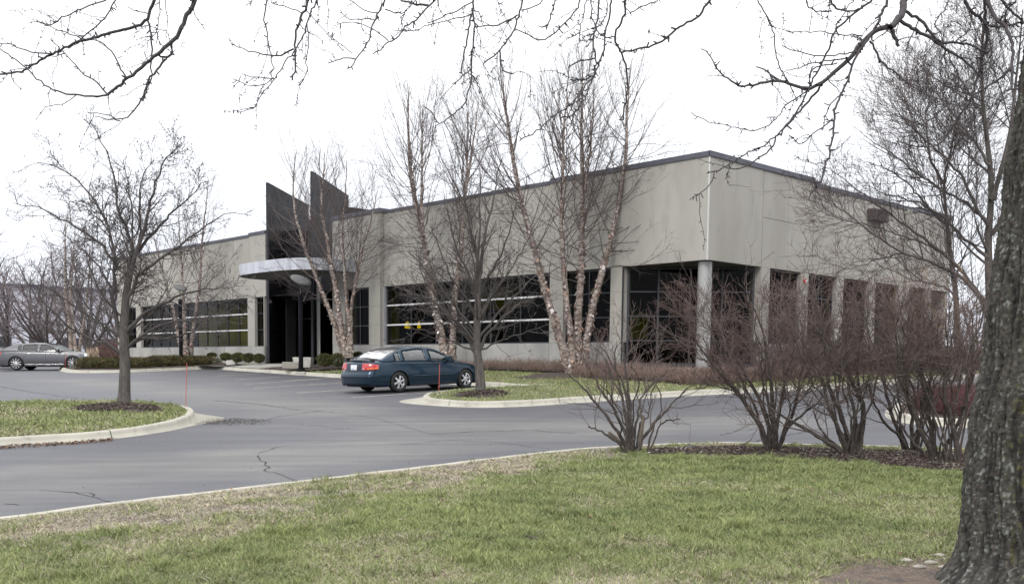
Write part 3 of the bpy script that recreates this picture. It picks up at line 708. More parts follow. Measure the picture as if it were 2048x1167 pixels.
# ------------------------------------------------------------------ lamps, planters, stakes
def lamp(px, py, D, top_z, label, ds=1.0):
    p = at(px, py, D); p[2] = float(bed_h(p[0], p[1])) + .05; g = empty('lamp_post', p, label, 'lamp post', 'black lamp posts with round reflector discs')
    mb = MB(); mb.box((p[0] - .21, p[1] - .21, p[2] - .3), (p[0] + .21, p[1] + .21, p[2] - .02)); mb.build('footing', M['walk'], g, bevel=.02)
    V_, F_ = lathe([(.0, .12), (.14, .12), (.2, .04), (.2, -.02), (.0, -.02)], 24, c=p); V2, F2 = lathe([(.10, .12), (.10, top_z - p[2] - .0), (.0, top_z - p[2])], 20, c=p)
    npobj('pole', np.array(V_ + V2), np.vstack([np.array(F_), np.array(F2) + len(V_)]), M['post'], g, smooth=True)
    # tilted disc with struts
    c = np.array([p[0] + .02, p[1], top_z + .62]); R_ = .46 * ds
    V_, F_ = lathe([(0, .05), (R_ * .6, .045), (R_, 0), (R_ * .98, -.03), (R_ * .6, .005), (0, .01)], 36)
    V_ = np.array(V_); a = rad(-24); ca, sa = math.cos(a), math.sin(a)
    Rm = np.array([[ca, 0, -sa], [0, 1, 0], [sa, 0, ca]]); b_ = rad(22); Rx = np.array([[1, 0, 0], [0, math.cos(b_), -math.sin(b_)], [0, math.sin(b_), math.cos(b_)]])
    V_ = V_ @ (Rm @ Rx).T + c
    npobj('reflector_disc', V_, np.array(F_), M['disc'], g, smooth=True)
    mb = MB(); mb.tube([(p[0], p[1], top_z - .02), (p[0] - .02, p[1], top_z + .62)], .025, 8); mb.tube([(p[0] + .12, p[1], top_z - .35), (p[0] + .42, p[1], top_z + .38)], .02, 6); mb.build('strut', M['disc'], g)
lamp(602, 727, 44.5, 3.02, 'black lamp post with tilted round disc in front of the dark entrance', 1.05)
lamp(362, 712, 54.5, 3.35, 'black lamp post among the small birch stems beside the clipped hedge', .8)

def block(px0, px1, py0, py1, D, dep, name, label, cat, taper=0, group=None, mt='planter'):
    a = at(px0, py1, D); b = at(px1, py1, D); zt = at(px0, py0, D)[2]; zb = a[2] - .12
    g = MB(); x0, x1 = a[0], b[0]; t = taper
    g.hexa([(x0 + t, D + t, zb), (x1 - t, D + t, zb), (x1 - t, D + dep - t, zb), (x0 + t, D + dep - t, zb), (x0, D, zt), (x1, D, zt), (x1, D + dep, zt), (x0, D + dep, zt)])
    if taper: g.box((x0 + .05, D + .05, zt), (x1 - .05, D + dep - .05, zt + .01))
    o = g.build(name, M[mt], None, bevel=.025); tag(o, label, cat, group); return o
block(585, 622, 714, 729, 46.6, .8, 'planter', 'white tapered concrete planter behind the lamp post at the entrance', 'planter', .06)
block(564, 597, 723, 731, 45.6, .6, 'stone_block', 'low pale stone block on the mulch left of the lamp post', 'stone block', mt='stone')
block(424, 452, 713, 722, 56.5, .7, 'stone_bench', 'pale stone bench beyond the right end of the clipped hedge', 'bench')
block(452, 470, 720, 725, 54.5, .5, 'stone_block', 'low pale stone slab lying by the small shrubs left of the walkway', 'stone block')
def stake(px, y0, y1, D, label):
    a = at(px, y1, D); b = at(px + 2.5, y0, D); mb = MB(); mb.tube([a - Z * .1, b], .0075, 6); o = mb.build('marker_stake', M['stake']); tag(o, label, 'marker stake', 'orange snow marker stakes by the kerbs')
q = G(877, 793); stake(877, 728, 790, q[1], 'thin orange stake on the island tip in front of the blue sedan')
q = G(369, 822); stake(371, 725, 820, q[1], 'thin orange stake on the left island tip')
q = G(131, 741); stake(130, 706, 737, q[1], 'thin orange stake at the nose of the grey sedan')
q = G(189, 742); stake(188, 712, 736, q[1], 'short orange stake beside the tan ornamental grass')
# ------------------------------------------------------------------ cars
M['carblue'] = mat('blue_car_paint', (.007, .027, .050), .33, metal=.6, coat=.5, spec=.4, c2=(.006, .022, .042), scale=300)
M['cargrey'] = mat('grey_car_paint', (.085, .086, .094), .34, metal=.5, coat=.5, spec=.4)
M['cardark'] = mat('dark_car_paint', (.03, .032, .04), .3, metal=.4, coat=.8)
M['tyre'] = mat('tyre_rubber', (.012, .012, .013), .75)
M['alloy'] = mat('alloy_rim', (.62, .62, .64), .32, metal=.85)
M['well'] = mat('wheel_well', (.004, .004, .004), .95)
M['trim'] = mat('black_trim', (.015, .016, .02), .45)
M['chrome'] = mat('chrome_trim', (.65, .65, .67), .2, metal=1)
M['taillight'] = mat('tail_light', (.52, .012, .015), .15, coat=1, c2=(.33, .008, .01), scale=9)
M['amber'] = mat('amber_lens', (.75, .17, .015), .15, coat=1)
M['headlight'] = mat('head_lamp', (.6, .62, .65), .12, metal=.5, coat=1)
M['plate'] = mat('plate', (.62, .60, .60), .5, c2=(.35, .42, .6), scale=9, stretch=(1, 1, 2), lo=.5, hi=.7)
M['seam'] = mat('door_seam', (.004, .006, .010), .8)
M['carglass'] = glassmat('car_glass', (.34, .40, .38), .5, .07, .02)
M['rearglass'] = glassmat('car_rear_glass', (.30, .34, .36), 1.6, .30, .06)
M['seat'] = mat('car_seat', (.20, .19, .165), .9)
def interp(tab, x):
    xs = [a[0] for a in tab]; return np.interp(x, xs, [a[1] for a in tab])
def sm_interp(tab, x, w=.06):
    return (interp(tab, x - w) + interp(tab, x - w / 2) + 2 * interp(tab, x) + interp(tab, x + w / 2) + interp(tab, x + w)) / 6
def make_car(sp, pos, heading, pitchv, label, group=None):
    """local frame: x forward from the rear axle, y left, z up; built at origin then placed by the root"""
    root = empty('parked_car', (0, 0, 0), label, 'car', group)
    X0, X1 = sp['x0'], sp['x1']; wb = sp['wb']; Rr = sp['r']; ar = Rr + .055
    W_ = lambda x: sm_interp(sp['W'], x, .04); ZS = lambda x: sm_interp(sp['zs'], x, .08); ZC = lambda x: ZS(x) + interp(sp['crown'], x)
    def zb(x):
        z = interp(sp['zb'], x)
        for c in (0, wb):
            d = abs(x - c)
            if d < ar: z = max(z, Rr - .02 + math.sqrt(ar * ar - d * d))
        return z
    hs = [0, .18, .40, .60, .78, .92, 1.0]; pf = sp.get('pf', [.955, .985, 1.0, .995, .975, .95, .915])
    def yside(x, z):
        z0 = .2; h = (z - z0) / (ZS(x) - z0); return W_(x) * np.interp(h, hs, pf)
    def xoff(z, e):                                   # end shape: bumper proud of the panel above it
        return interp(sp['rearoff'] if e < 0 else sp['frontoff'], z)
    def wend(x): return max(0, 1 - (x - X0) / .5), max(0, 1 - (X1 - x) / .5)
    def pt(x, y, z):
        a, b = wend(x); return (x + a * xoff(z, -1) - b * xoff(z, 1), y, z)
    xs = sorted(set([round(v, 4) for v in np.r_[np.linspace(X0, X0 + .3, 8), np.linspace(X0 + .3, X1 - .3, 74), np.linspace(X1 - .3, X1, 8),
                    [c + ar * math.cos(a) for c in (0, wb) for a in np.linspace(0.01, math.pi - .01, 15)]]]))
    xs = [x for i, x in enumerate(xs) if i == 0 or x - xs[i - 1] > .004]
    ks = 14; kt = 8; V = []; N = len(xs)
    for x in xs:
        z0, z1 = zb(x), ZS(x); row = []
        for k in range(ks + 1):
            z = z0 + (z1 - z0) * k / ks; row.append(pt(x, -yside(x, z), z))
        ysd = yside(x, z1); zc = ZC(x)
        for k in range(1, kt + 1):
            a = k / kt; row.append(pt(x, -ysd * (1 - a), z1 + (zc - z1) * math.sin(a * math.pi / 2) ** .75))
        for p in row[-2::-1]: row.append((p[0], -p[1], p[2]))
        V += row
    m_ = 2 * (ks + kt) + 1
    F = [(i * m_ + k, i * m_ + k + 1, (i + 1) * m_ + k + 1, (i + 1) * m_ + k) for i in range(N - 1) for k in range(m_ - 1)]
    # end caps as bowed grids
    ncap = 8
    for e, i in ((-1, 0), (1, N - 1)):
        base = i * m_; x = xs[i]; rows = []
        for k in range(ks + 1):
            a = base + k; b = base + m_ - 1 - k; pa, pb = V[a], V[b]; rr = [a]
            for q in range(1, ncap):
                f = q / ncap; y = pa[1] + (pb[1] - pa[1]) * f; bow = sp['bow'] * (1 - (2 * f - 1) ** 2)
                V.append((pa[0] + e * bow, y, pa[2])); rr.append(len(V) - 1)
            rr.append(b); rows.append(rr)
        for k in range(ks):
            for q in range(ncap):
                f = (rows[k][q], rows[k][q + 1], rows[k + 1][q + 1], rows[k + 1][q]); F.append(f if e < 0 else f[::-1])
        top = rows[-1]; mid = [base + ks + j for j in range(0, 2 * kt + 1)]
        F.append(tuple(mid[::-1] if e < 0 else mid) + tuple(top[1:-1] if e < 0 else top[1:-1][::-1]))
    mb = MB(); mb.add(V, [tuple(int(v) for v in f) for f in F]); body = mb.build('body', sp['paint'], root, smooth=True, world=False)
    # dark underbody and wheel wells
    mb = MB(); mb.box((X0 + .25, -W_(1) * .80, .17), (X1 - .25, W_(1) * .80, .60)); 
    mb.build('underbody', M['well'], root, world=False)
    for c in (0, wb):
        for sy in (-1, 1):
            mb = MB(); n = 14; a0 = []
            for i in range(n + 1):
                a = math.pi * i / n; xx = c + (ar + .002) * math.cos(a); zz = Rr - .02 + (ar + .002) * math.sin(a); a0.append((xx, zz))
            vs = [(x, sy * (yside(x, max(z, .3)) - .01), z) for x, z in a0] + [(x, sy * (W_(c) - .28), z) for x, z in a0]
            mb.add(vs, [(i, i + 1, n + 2 + i, n + 1 + i) for i in range(n)]); mb.build('wheel_arch', M['well'], root, world=False)
    # greenhouse
    g = sp['gh']; rear0, rear1, front1, front0 = g['xr0'], g['xr1'], g['xf1'], g['xf0']
    def zroof(x):
        if x < rear1: t = (x - rear0) / (rear1 - rear0); zz = g['zr0'] + (g['zr1'] - g['zr0']) * math.sin(max(t, 0) * math.pi / 2) ** g.get('pr', 1.0); return zz
        if x > front1: t = (front0 - x) / (front0 - front1); return g['zf0'] + (g['zf1'] - g['zf0']) * math.sin(max(t, 0) * math.pi / 2) ** g.get('pfr', .95)
        t = (x - rear1) / (front1 - rear1); return g['zr1'] + (g['zf1'] - g['zr1']) * t + g['bow'] * (1 - (2 * t - 1) ** 2)
    def ybelt(x): return yside(x, ZS(x)) - .012
    def yg(x, z):                                      # greenhouse side half width at height z
        zt = zroof(x); zb_ = ZS(x); H_ = g['zmax'] - zb_; t = np.clip((z - zb_) / H_, 0, 1)
        return ybelt(x) - (ybelt(x) - g['yr']) * t ** 1.25
    gx = np.unique(np.r_[np.linspace(rear0, rear1, 14), np.linspace(rear1, front1, 16), np.linspace(front1, front0, 14)])
    V = []; kr = 8; kk = 8
    for x in gx:
        zt = zroof(x); zb_ = min(ZS(x) - .015, zt - .001); row = []
        edge = .045 * min(1, max(0, (zt - zb_) / .3))
        for k in range(kk + 1):
            z = zb_ + (zt - edge - zb_) * k / kk; row.append((x, -yg(x, z), z))
        ye = yg(x, zt - edge)
        for k in range(1, kr + 1):
            a = k / kr; row.append((x, -ye * (1 - a), zt - edge + edge * math.sin(a * math.pi / 2) ** .5 + .012 * a * 0))
        for p in row[-2::-1]: row.append((p[0], -p[1], p[2]))
        V += row
    mg = 2 * (kk + kr) + 1
    # faces: leave window openings out so one sees through
    wins = g['wins']
    F = []
    def opening(xm, k):
        for (a, b, lo, hi) in []: pass
        return False
    for i in range(len(gx) - 1):
        for k in range(mg - 1):
            F.append((i * mg + k, i * mg + k + 1, (i + 1) * mg + k + 1, (i + 1) * mg + k))
    # side windows: cut by x range and row; front/rear glass: top faces on the slopes
    keep = []; 
    for f in F:
        i, k = f[0] // mg, f[0] % mg; xm = (gx[i] + gx[i + 1]) / 2
        side = k < kk or k >= mg - 1 - kk; kside = k if k < kk else mg - 2 - k
        if side:
            cut = any(a + .05 < xm < b - .05 for a, b, _, _ in wins) and 0 < kside < kk - 1 and zroof(xm) - ZS(xm) > .24
        else:
            kt_ = min(k - kk, mg - 2 - kk - k)
            cut = kt_ >= 1 and ((rear0 + .10 < xm < rear1 - .06) or (front1 + .06 < xm < front0 - .10))
        if not cut: keep.append(f)
    mb = MB(); mb.add(V, keep); roof = mb.build('roof', sp['paint'], root, smooth=True, world=False)
    rsd = roof.modifiers.new('s', 'SOLIDIFY'); rsd.thickness = .03; rsd.offset = -1
    def patch(name, mt, fn, nu, nv, parent=root, flip=False, thick=0):
        vs = [fn(u / nu, v / nv) for u in range(nu + 1) for v in range(nv + 1)]
        fs = [(u * (nv + 1) + v, u * (nv + 1) + v + 1, (u + 1) * (nv + 1) + v + 1, (u + 1) * (nv + 1) + v) for u in range(nu) for v in range(nv)]
        if flip: fs = [f[::-1] for f in fs]
        b = MB(); b.add(vs, fs); return b.build(name, mt, parent, smooth=True, world=False)
    for sy in (-1, 1):
        for wi, (a, b, lo, hi) in enumerate(wins):
            def fn(u, v, a=a, b=b, lo=lo, hi=hi, sy=sy):
                x = a + (b - a) * u; z0 = ZS(x) + lo; z1 = min(zroof(x) - hi, g['zmax'] - hi - .01); z1 = max(z1, z0 + .003); z = z0 + (z1 - z0) * v
                return (x, sy * (yg(x, z) + .006), z)
            if wi:
                def bp(u, v, a=a, lo=lo, hi=hi, sy=sy, pb=wins[wi - 1][1]):
                    x = pb + (a - pb) * u; z0 = ZS(x) + lo; z1 = min(zroof(x) - hi, g['zmax'] - hi - .01); z = z0 + (z1 - z0) * v; return (x, sy * (yg(x, z) + .004), z)
                patch('window_pillar', M['trim'], bp, 2, 6)
            wo = patch('side_window', M['carglass'], fn, 18, 5, flip=sy > 0)
            def edge(u, v, fn=fn, sy=sy):                       # black or chrome surround along the top of the glass
                p = fn(u, 1); return (p[0], p[1] + sy * .006, p[2] - .016 + .046 * v)
            patch('window_trim', sp['wtrim'], edge, 18, 1, parent=wo)
            def edge2(u, v, fn=fn, sy=sy):
                p = fn(u, 0); return (p[0], p[1] + sy * .006, p[2] - .028 + .03 * v)
            patch('window_trim', sp['wtrim'], edge2, 18, 1, parent=wo)
            for uu in (0, 1):
                def ed3(u, v, fn=fn, sy=sy, uu=uu): p = fn(uu, v); return (p[0] + (-.012 + .03 * u if uu == 0 else .012 - .03 * u), p[1] + sy * .005, p[2])
                patch('window_trim', sp['wtrim'] if (wi == 0 and uu == 0) or (wi == len(wins) - 1 and uu == 1) else M['trim'], ed3, 1, 6, parent=wo)
    def ws(u, v, a, b):
        x = a + (b - a) * u; z = zroof(x); ye = (yg(x, z - .03) - .035); y = -ye + 2 * ye * v
        return (x, y, z + .006 + .0 * v)
    patch('windshield', M['carglass'], lambda u, v: ws(u, v, front0 - .07, front1 + .01), 12, 8)
    patch('rear_window', M['rearglass'], lambda u, v: ws(u, v, rear0 + .06, rear1 - .0), 12, 8)
    # seats
    mb = MB()
    for x in (.55, 1.45) if wb < 2.9 else (.75, 1.75):
        for y in (-.38, .38):
            mb.box((x, y - .22, .45), (x + .5, y + .22, .62)); mb.hexa([(x - .05, y - .22, .6), (x + .1, y - .22, .6), (x + .1, y + .22, .6), (x - .05, y + .22, .6), (x - .2, y - .2, 1.05), (x - .08, y - .2, 1.05), (x - .08, y + .2, 1.05), (x - .2, y + .2, 1.05)]); mb.box((x - .22, y - .12, 1.07), (x - .12, y + .12, 1.22))
    mb.box((X0 + .6, -.7, .3), (front0, .7, .5)); mb.box((front1 + .25, -.68, .6), (front0 - .02, .68, .88)); mb.box((rear0 + .05, -.68, .5), (rear0 + .35, .68, .86))
    mb.build('seat', M['seat'], root, bevel=.03, world=False)
    # contour patches
    def contour(z, end):
        """polyline from the centre line round the corner along the right side (y<0)"""
        P = []
        xe = X0 if end < 0 else X1; ye = yside(xe, z); x_ = pt(xe, 0, z)[0]
        for q in np.linspace(0, 1, 7): P.append((x_ + end * sp['bow'] * (1 - q * q), -ye * q))
        side = [x for x in xs if (x < X0 + 1.2 if end < 0 else x > X1 - 1.2)]
        side = side[1:] if end < 0 else side[::-1][1:]
        for x in side: P.append((pt(x, 0, z)[0], -yside(x, z)))
        return np.array(P)
    def wrap(name, mt, end, s0, s1, z0, z1, sy=1, off=.008, nu=14, nv=5, parent=root, zf0=None, zf1=None):
        def fn(u, v):
            s = s0 + (s1 - s0) * u; za = z0 if zf0 is None else zf0(u); zb2 = z1 if zf1 is None else zf1(u); z = za + (zb2 - za) * v
            C_ = contour(z, end); d = np.r_[0, np.cumsum(np.hypot(*np.diff(C_, axis=0).T))]
            def P(s_): sg = 1 if s_ >= 0 else -1; return np.array([np.interp(abs(s_), d, C_[:, 0]), sg * np.interp(abs(s_), d, C_[:, 1])])
            p = P(s); t = P(s + .01) - P(s - .01); t /= np.linalg.norm(t) + 1e-9; n_ = np.array([-t[1], t[0]])
            if n_ @ (p - np.array([wb / 2, 0])) < 0: n_ = -n_
            b = off * (1 - .6 * max(abs(2 * u - 1), abs(2 * v - 1)) ** 4)
            p = p + n_ * b; return (p[0], p[1] * sy, z)
        return patch(name, mt, fn, nu, nv, parent=parent)
    def sstrip(name, mt, x0, x1, zf, h, sy, off=.006, parent=root, n=30):
        def fn(u, v):
            x = x0 + (x1 - x0) * u; z = zf(x) + h * (v - .5); b = off if 0 < v < 1 else off * .3
            return (x, sy * (yside(x, z) + b), z)
        return patch(name, mt, fn, n, 2 if h < .03 else 4, parent=parent)
    def vseam(xa, xb, z0, z1, sy):
        def fn(u, v):
            z = z0 + (z1 - z0) * u; x = xa + (xb - xa) * u ** 1.5 + .009 * (v - .5); return (x, sy * (yside(x, z) + .0025), z)
        return patch('door_seam', M['seam'], fn, 14, 1)
    for f in sp['extras']: f(locals())
    # wheels
    rf = sp.get('rim', .64)
    def wheel(c, sy):
        e_ = [(.04, -.11), (Rr * .62, -.11), (Rr * .90, -.105), (Rr * .975, -.085), (Rr, -.05), (Rr, .05), (Rr * .975, .085), (Rr * .90, .105), (Rr * (rf + .04), .112), (Rr * rf, .10), (Rr * (rf - .02), .04)]
        yc = sy * (W_(c) - .115)
        V_, F_ = lathe([(r, h * sy) for r, h in e_], 40, axis='y', c=(c, yc, Rr)); wh = npobj('wheel', np.array(V_), np.array(F_), M['tyre'], root, smooth=True, world=False)
        b = MB(); V_, F_ = lathe([(Rr * (rf + .01), .105 * sy), (Rr * (rf + .005), .085 * sy), (Rr * (rf - .06), .05 * sy), (Rr * (rf - .06), -.05 * sy)], 36, axis='y', c=(c, yc, Rr)); b.add(V_, F_)
        V_, F_ = lathe([(.001, .098 * sy), (.03, .098 * sy), (.075, .085 * sy), (.08, .05 * sy)], 20, axis='y', c=(c, yc, Rr)); b.add(V_, F_)
        for k in range(sp['spokes']):
            a = 2 * math.pi * k / sp['spokes'] + .3; ca, sa = math.cos(a), math.sin(a); w0, w1 = sp['sw']
            def P(r, t, h): return (c + ca * r - sa * t, yc + sy * h, Rr + sa * r + ca * t)
            b.hexa([P(.055, -w0, .05), P(.055, w0, .05), P(Rr * rf, w1, .05), P(Rr * rf, -w1, .05), P(.055, -w0 * .8, .10), P(.055, w0 * .8, .10), P(Rr * rf, w1 * .8, .092), P(Rr * rf, -w1 * .8, .092)])
        b.build('rim', M['alloy'], wh, world=False, bevel=.004)
        b = MB(); V_, F_ = lathe([(Rr * .58, .0), (.001, .0)], 24, axis='y', c=(c, yc + .02 * sy, Rr)); b.add(V_, F_); b.build('brake_disc', M['well'], wh, world=False)
    for c in (0, wb):
        for sy in (-1, 1): wheel(c, sy)
    # place
    fwd = Vector((math.cos(pitchv) * math.sin(heading), math.cos(pitchv) * math.cos(heading), math.sin(pitchv))).normalized()
    left = Vector((0, 0, 1)).cross(fwd).normalized(); lx = left.x; ly = left.y
    if abs(sp.get('roll', 0)) > 0: left = (left + Vector((0, 0, sp['roll']))).normalized()
    up_ = fwd.cross(left).normalized()
    mw = Matrix.Identity(4)
    for i in range(3): mw[i][0] = fwd[i]; mw[i][1] = left[i]; mw[i][2] = up_[i]; mw[i][3] = pos[i]
    root.matrix_world = mw; return root

def blue_extras(L):
    wrap, sstrip, vseam, patch, root, M_, yside, X0, X1, pt, sp, W_, ZS = (L[k] for k in ('wrap', 'sstrip', 'vseam', 'patch', 'root', 'body', 'yside', 'X0', 'X1', 'pt', 'sp', 'W_', 'ZS'))
    ZC = L['ZC']
    for sy in (1, -1):
        tl = wrap('tail_light', M['taillight'], -1, .40, .98, .68, .90, sy, .014, zf0=lambda u: .70 + .0 * u + .04 * max(0, u - .5) , zf1=lambda u: .90 - .02 * u - .08 * max(0, u - .55))
        wrap('amber_lens', M['amber'], -1, .60, .97, .70, .745, sy, .019, zf0=lambda u: .713 + .02 * u, zf1=lambda u: .755 + .02 * u, parent=tl, nv=2)
        wrap('reverse_lamp', M['headlight'], -1, .42, .53, .715, .745, sy, .019, parent=tl, nv=2, nu=4)
        wrap('headlight', M['headlight'], 1, .42, .92, .58, .68, sy, .012)
        vseam(.33, .55, .44, ZS(.5) - .01, -sy); vseam(1.38, 1.35, .24, ZS(1.35) - .01, -sy); vseam(2.30, 2.27, .24, ZS(2.3) - .02, -sy)
        sstrip('side_molding', L['sp']['paint'], .48, 2.28, lambda x: .475 + .012 * (x - .4), .045, sy, .016)
        sstrip('rocker_trim', M['trim'], .42, 2.30, lambda x: .215, .03, sy, .004)
        mb = MB(); z = .845
        for x in (.55, 1.5):
            y = yside(x, z); mb = MB(); mb.box((x - .085, sy * y - .028, z - .018), (x + .085, sy * y + .028, z + .018)); h = mb.build('door_handle', M['trim'], root, bevel=.012, world=False)
        mb = MB(); x = 1.98; y = yside(x, ZS(x)) * .99; mb.box((x - .09, sy * (y + .10) - .09, .93), (x + .05, sy * (y + .10) + .09, 1.07)); mb.box((x - .02, min(sy * (y - .06), sy * (y + .04)), .93), (x + .04, max(sy * (y - .06), sy * (y + .04)), .97))
        mb.build('mirror', L['sp']['paint'], root, bevel=.03, world=False)
    wrap('bumper_groove', M['seam'], -1, -1.0, 1.0, .455, .475, 1, .006, nu=40, nv=1)
    wrap('bumper_strip', L['sp']['paint'], -1, -1.02, 1.02, .48, .52, 1, .014, nu=40, nv=2)
    wrap('bumper_lip', M['trim'], -1, -.9, .9, .215, .24, 1, .004, nu=30, nv=1)
    wrap('trunk_seam', M['seam'], -1, -.66, .66, .625, .635, 1, .006, nu=30, nv=1)
    pr = wrap('plate_recess', M['trim'], -1, -.24, .24, .67, .87, 1, .004, nu=8)
    wrap('license_plate', M['plate'], -1, -.155, .155, .695, .85, 1, .016, nu=6)
    wrap('sticker', M['white'], -1, .50, .60, .655, .675, -1, .006, nu=3, nv=1)
    # spoiler on two feet
    mb = MB(); zs = float(ZC(X0 + .12)); n = 12; vs = []
    for i in range(n + 1):
        y = -.70 + 1.4 * i / n; k = 1 - (2 * i / n - 1) ** 4; x = X0 + .10 + .10 * (abs(2 * i / n - 1) ** 2.5); z = zs + .015 + .055 * k
        vs += [(x - .02, y, z + .015), (x + .06, y, z + .032), (x + .17, y, z + .018), (x + .16, y, z), (x, y, z)]
    mb.add(vs, [(i * 5 + a, i * 5 + (a + 1) % 5, (i + 1) * 5 + (a + 1) % 5, (i + 1) * 5 + a) for i in range(n) for a in range(5)] + [(0, 1, 2, 3, 4), tuple(n * 5 + a for a in (4, 3, 2, 1, 0))])
    for y in (-.64, .64): mb.box((X0 + .16, y - .05, zs - .06), (X0 + .28, y + .05, zs + .03))
    mb.build('spoiler', M['trim'], root, smooth=False, world=False, bevel=.008)
    mb = MB(); mb.tube([(X0 + .28, .45, .23), (X0 + .02, .46, .22)], .032, 10); mb.build('exhaust_pipe', M['chrome'], root, world=False)
blue = dict(x0=-1.06, x1=3.66, wb=2.72, r=.316, paint=M['carblue'], spokes=6, sw=(.028, .042), wtrim=M['chrome'], bow=.055, roll=0,
    W=[(-1.06, .66), (-1.0, .75), (-.9, .805), (-.7, .85), (-.3, .882), (.5, .89), (2.2, .89), (2.9, .872), (3.25, .82), (3.5, .72), (3.62, .58), (3.66, .50)],
    zs=[(-1.06, .90), (-.95, .925), (-.5, .94), (0, .94), (1, .925), (2, .895), (2.5, .85), (3.1, .77), (3.45, .69), (3.60, .62), (3.66, .56)],
    crown=[(-1.06, .045), (-.9, .065), (-.3, .09), (2, .07), (2.6, .09), (3.4, .07), (3.66, .02)],
    zb=[(-1.06, .27), (-.9, .23), (-.4, .21), (.4, .19), (2.3, .19), (3.1, .20), (3.66, .25)],
    rearoff=[(.2, .04), (.28, .0), (.50, -.012), (.60, .0), (.63, .045), (.75, .05), (.92, .075), (1, .1)],
    frontoff=[(.2, .03), (.30, .0), (.45, .0), (.52, .03), (.65, .10), (.8, .2)],
    gh=dict(xr0=-.60, xr1=.52, xf1=1.24, xf0=2.24, zr0=.955, zr1=1.345, zf1=1.35, zf0=.935, bow=.028, zmax=1.37, yr=.56, pr=.95,
        wins=[(-.10, .16, .025, .085), (.19, 1.16, .025, .066), (1.25, 2.04, .025, .06)]), extras=[blue_extras])
p0 = at(797, 786, 30.3); hd = rad(45.5); fx_, fy_ = math.sin(hd), math.cos(hd)
rootpos = np.array([p0[0] - fy_ * .80, p0[1] + fx_ * .80, 0]); rootpos[2] = float(S(rootpos[0], rootpos[1])) + .004
_z1 = float(S(rootpos[0] + fx_ * 2.72, rootpos[1] + fy_ * 2.72))
make_car(blue, rootpos, hd, math.atan2(_z1 - rootpos[2], 2.72), 'dark blue sedan with red and amber tail lights, black spoiler and six-spoke silver wheels')

def grey_extras(L):
    wrap, sstrip, vseam, patch, root, yside, ZS = (L[k] for k in ('wrap', 'sstrip', 'vseam', 'patch', 'root', 'yside', 'ZS'))
    for sy in (1, -1):
        wrap('tail_light', M['taillight'], -1, .60, .98, .72, 1.0, sy, .012)
        wrap('headlight', M['headlight'], 1, .42, .95, .72, .84, sy, .012)
        vseam(.40, .70, .50, ZS(.6) - .01, -sy); vseam(1.62, 1.58, .26, ZS(1.6) - .01, -sy); vseam(2.62, 2.60, .26, ZS(2.6) - .02, -sy)
        sstrip('sill_trim', M['chrome'], .48, 2.55, lambda x: .30, .022, sy, .010)
        for x in (.72, 1.75):
            z = .90; y = yside(x, z); mb = MB(); mb.box((x - .10, sy * y - .03, z - .015), (x + .10, sy * y + .03, z + .015)); mb.build('door_handle', M['chrome'], root, bevel=.012, world=False)
        mb = MB(); x = 2.28; y = yside(x, ZS(x)) * .99; mb.box((x - .08, sy * (y + .10) - .10, 1.00), (x + .07, sy * (y + .10) + .10, 1.15)); mb.box((x - .02, min(sy * (y - .06), sy * (y + .04)), 1.0), (x + .04, max(sy * (y - .06), sy * (y + .04)), 1.04))
        mb.build('mirror', L['sp']['paint'], root, bevel=.03, world=False)
    wrap('grille', M['chrome'], 1, -.38, .38, .55, .82, 1, .01)
    wrap('license_plate', M['plate'], -1, -.155, .155, .70, .85, 1, .014, nu=6)
grey = dict(x0=-1.10, x1=3.94, wb=3.05, r=.37, paint=M['cargrey'], spokes=10, sw=(.016, .026), rim=.74, wtrim=M['chrome'], bow=.06, roll=0,
    W=[(-1.10, .74), (-1.02, .82), (-.9, .87), (-.6, .92), (0, .945), (2.8, .945), (3.4, .92), (3.7, .86), (3.86, .76), (3.94, .66)],
    zs=[(-1.10, .98), (-.95, 1.01), (-.3, 1.03), (.5, 1.01), (2.3, .965), (3.0, .93), (3.6, .86), (3.86, .80), (3.94, .72)],
    crown=[(-1.10, .05), (-.5, .07), (2.3, .06), (3, .08), (3.94, .04)],
    zb=[(-1.10, .30), (-.9, .26), (.4, .22), (2.6, .22), (3.5, .22), (3.94, .26)],
    rearoff=[(.2, .05), (.3, .0), (.60, .0), (.68, .03), (1, .05)], frontoff=[(.2, .04), (.30, .0), (.55, .0), (.85, .05)],
    gh=dict(xr0=-.92, xr1=.20, xf1=1.45, xf0=2.42, zr0=1.04, zr1=1.42, zf1=1.44, zf0=1.0, bow=.03, zmax=1.47, yr=.60, pr=.95,
        wins=[(.10, .30, .03, .08), (.33, 1.14, .03, .065), (1.23, 2.18, .03, .065)]), extras=[grey_extras])
p0 = at(33, 742.5, 54); hd = rad(88); rp = np.array([p0[0] - .0, p0[1] + .83, 0]); rp[2] = float(S(rp[0], rp[1])) + .004
gz1 = float(S(rp[0] + 3.05, rp[1]))
gcar = make_car(grey, rp, hd, math.atan2(gz1 - rp[2], 3.05), 'silver grey sedan with chrome window trim, facing the clipped hedge')
def copy_tree(o, parent=None):
    c = o.copy(); col.objects.link(c)
    if parent is not None: c.parent = parent
    for ch in list(o.children): copy_tree(ch, c)
    return c
dcar = copy_tree(gcar); dcar['label'] = 'dark sedan only just in view at the left edge behind the silver grey one'
dcar.matrix_world = Matrix.Translation(Vector((-5.55, 3.2, .10))) @ gcar.matrix_world
for ch in dcar.children_recursive:
    for sl_ in ch.material_slots:
        if sl_.material == M['cargrey']: sl_.link = 'OBJECT'; sl_.material = M['cardark']
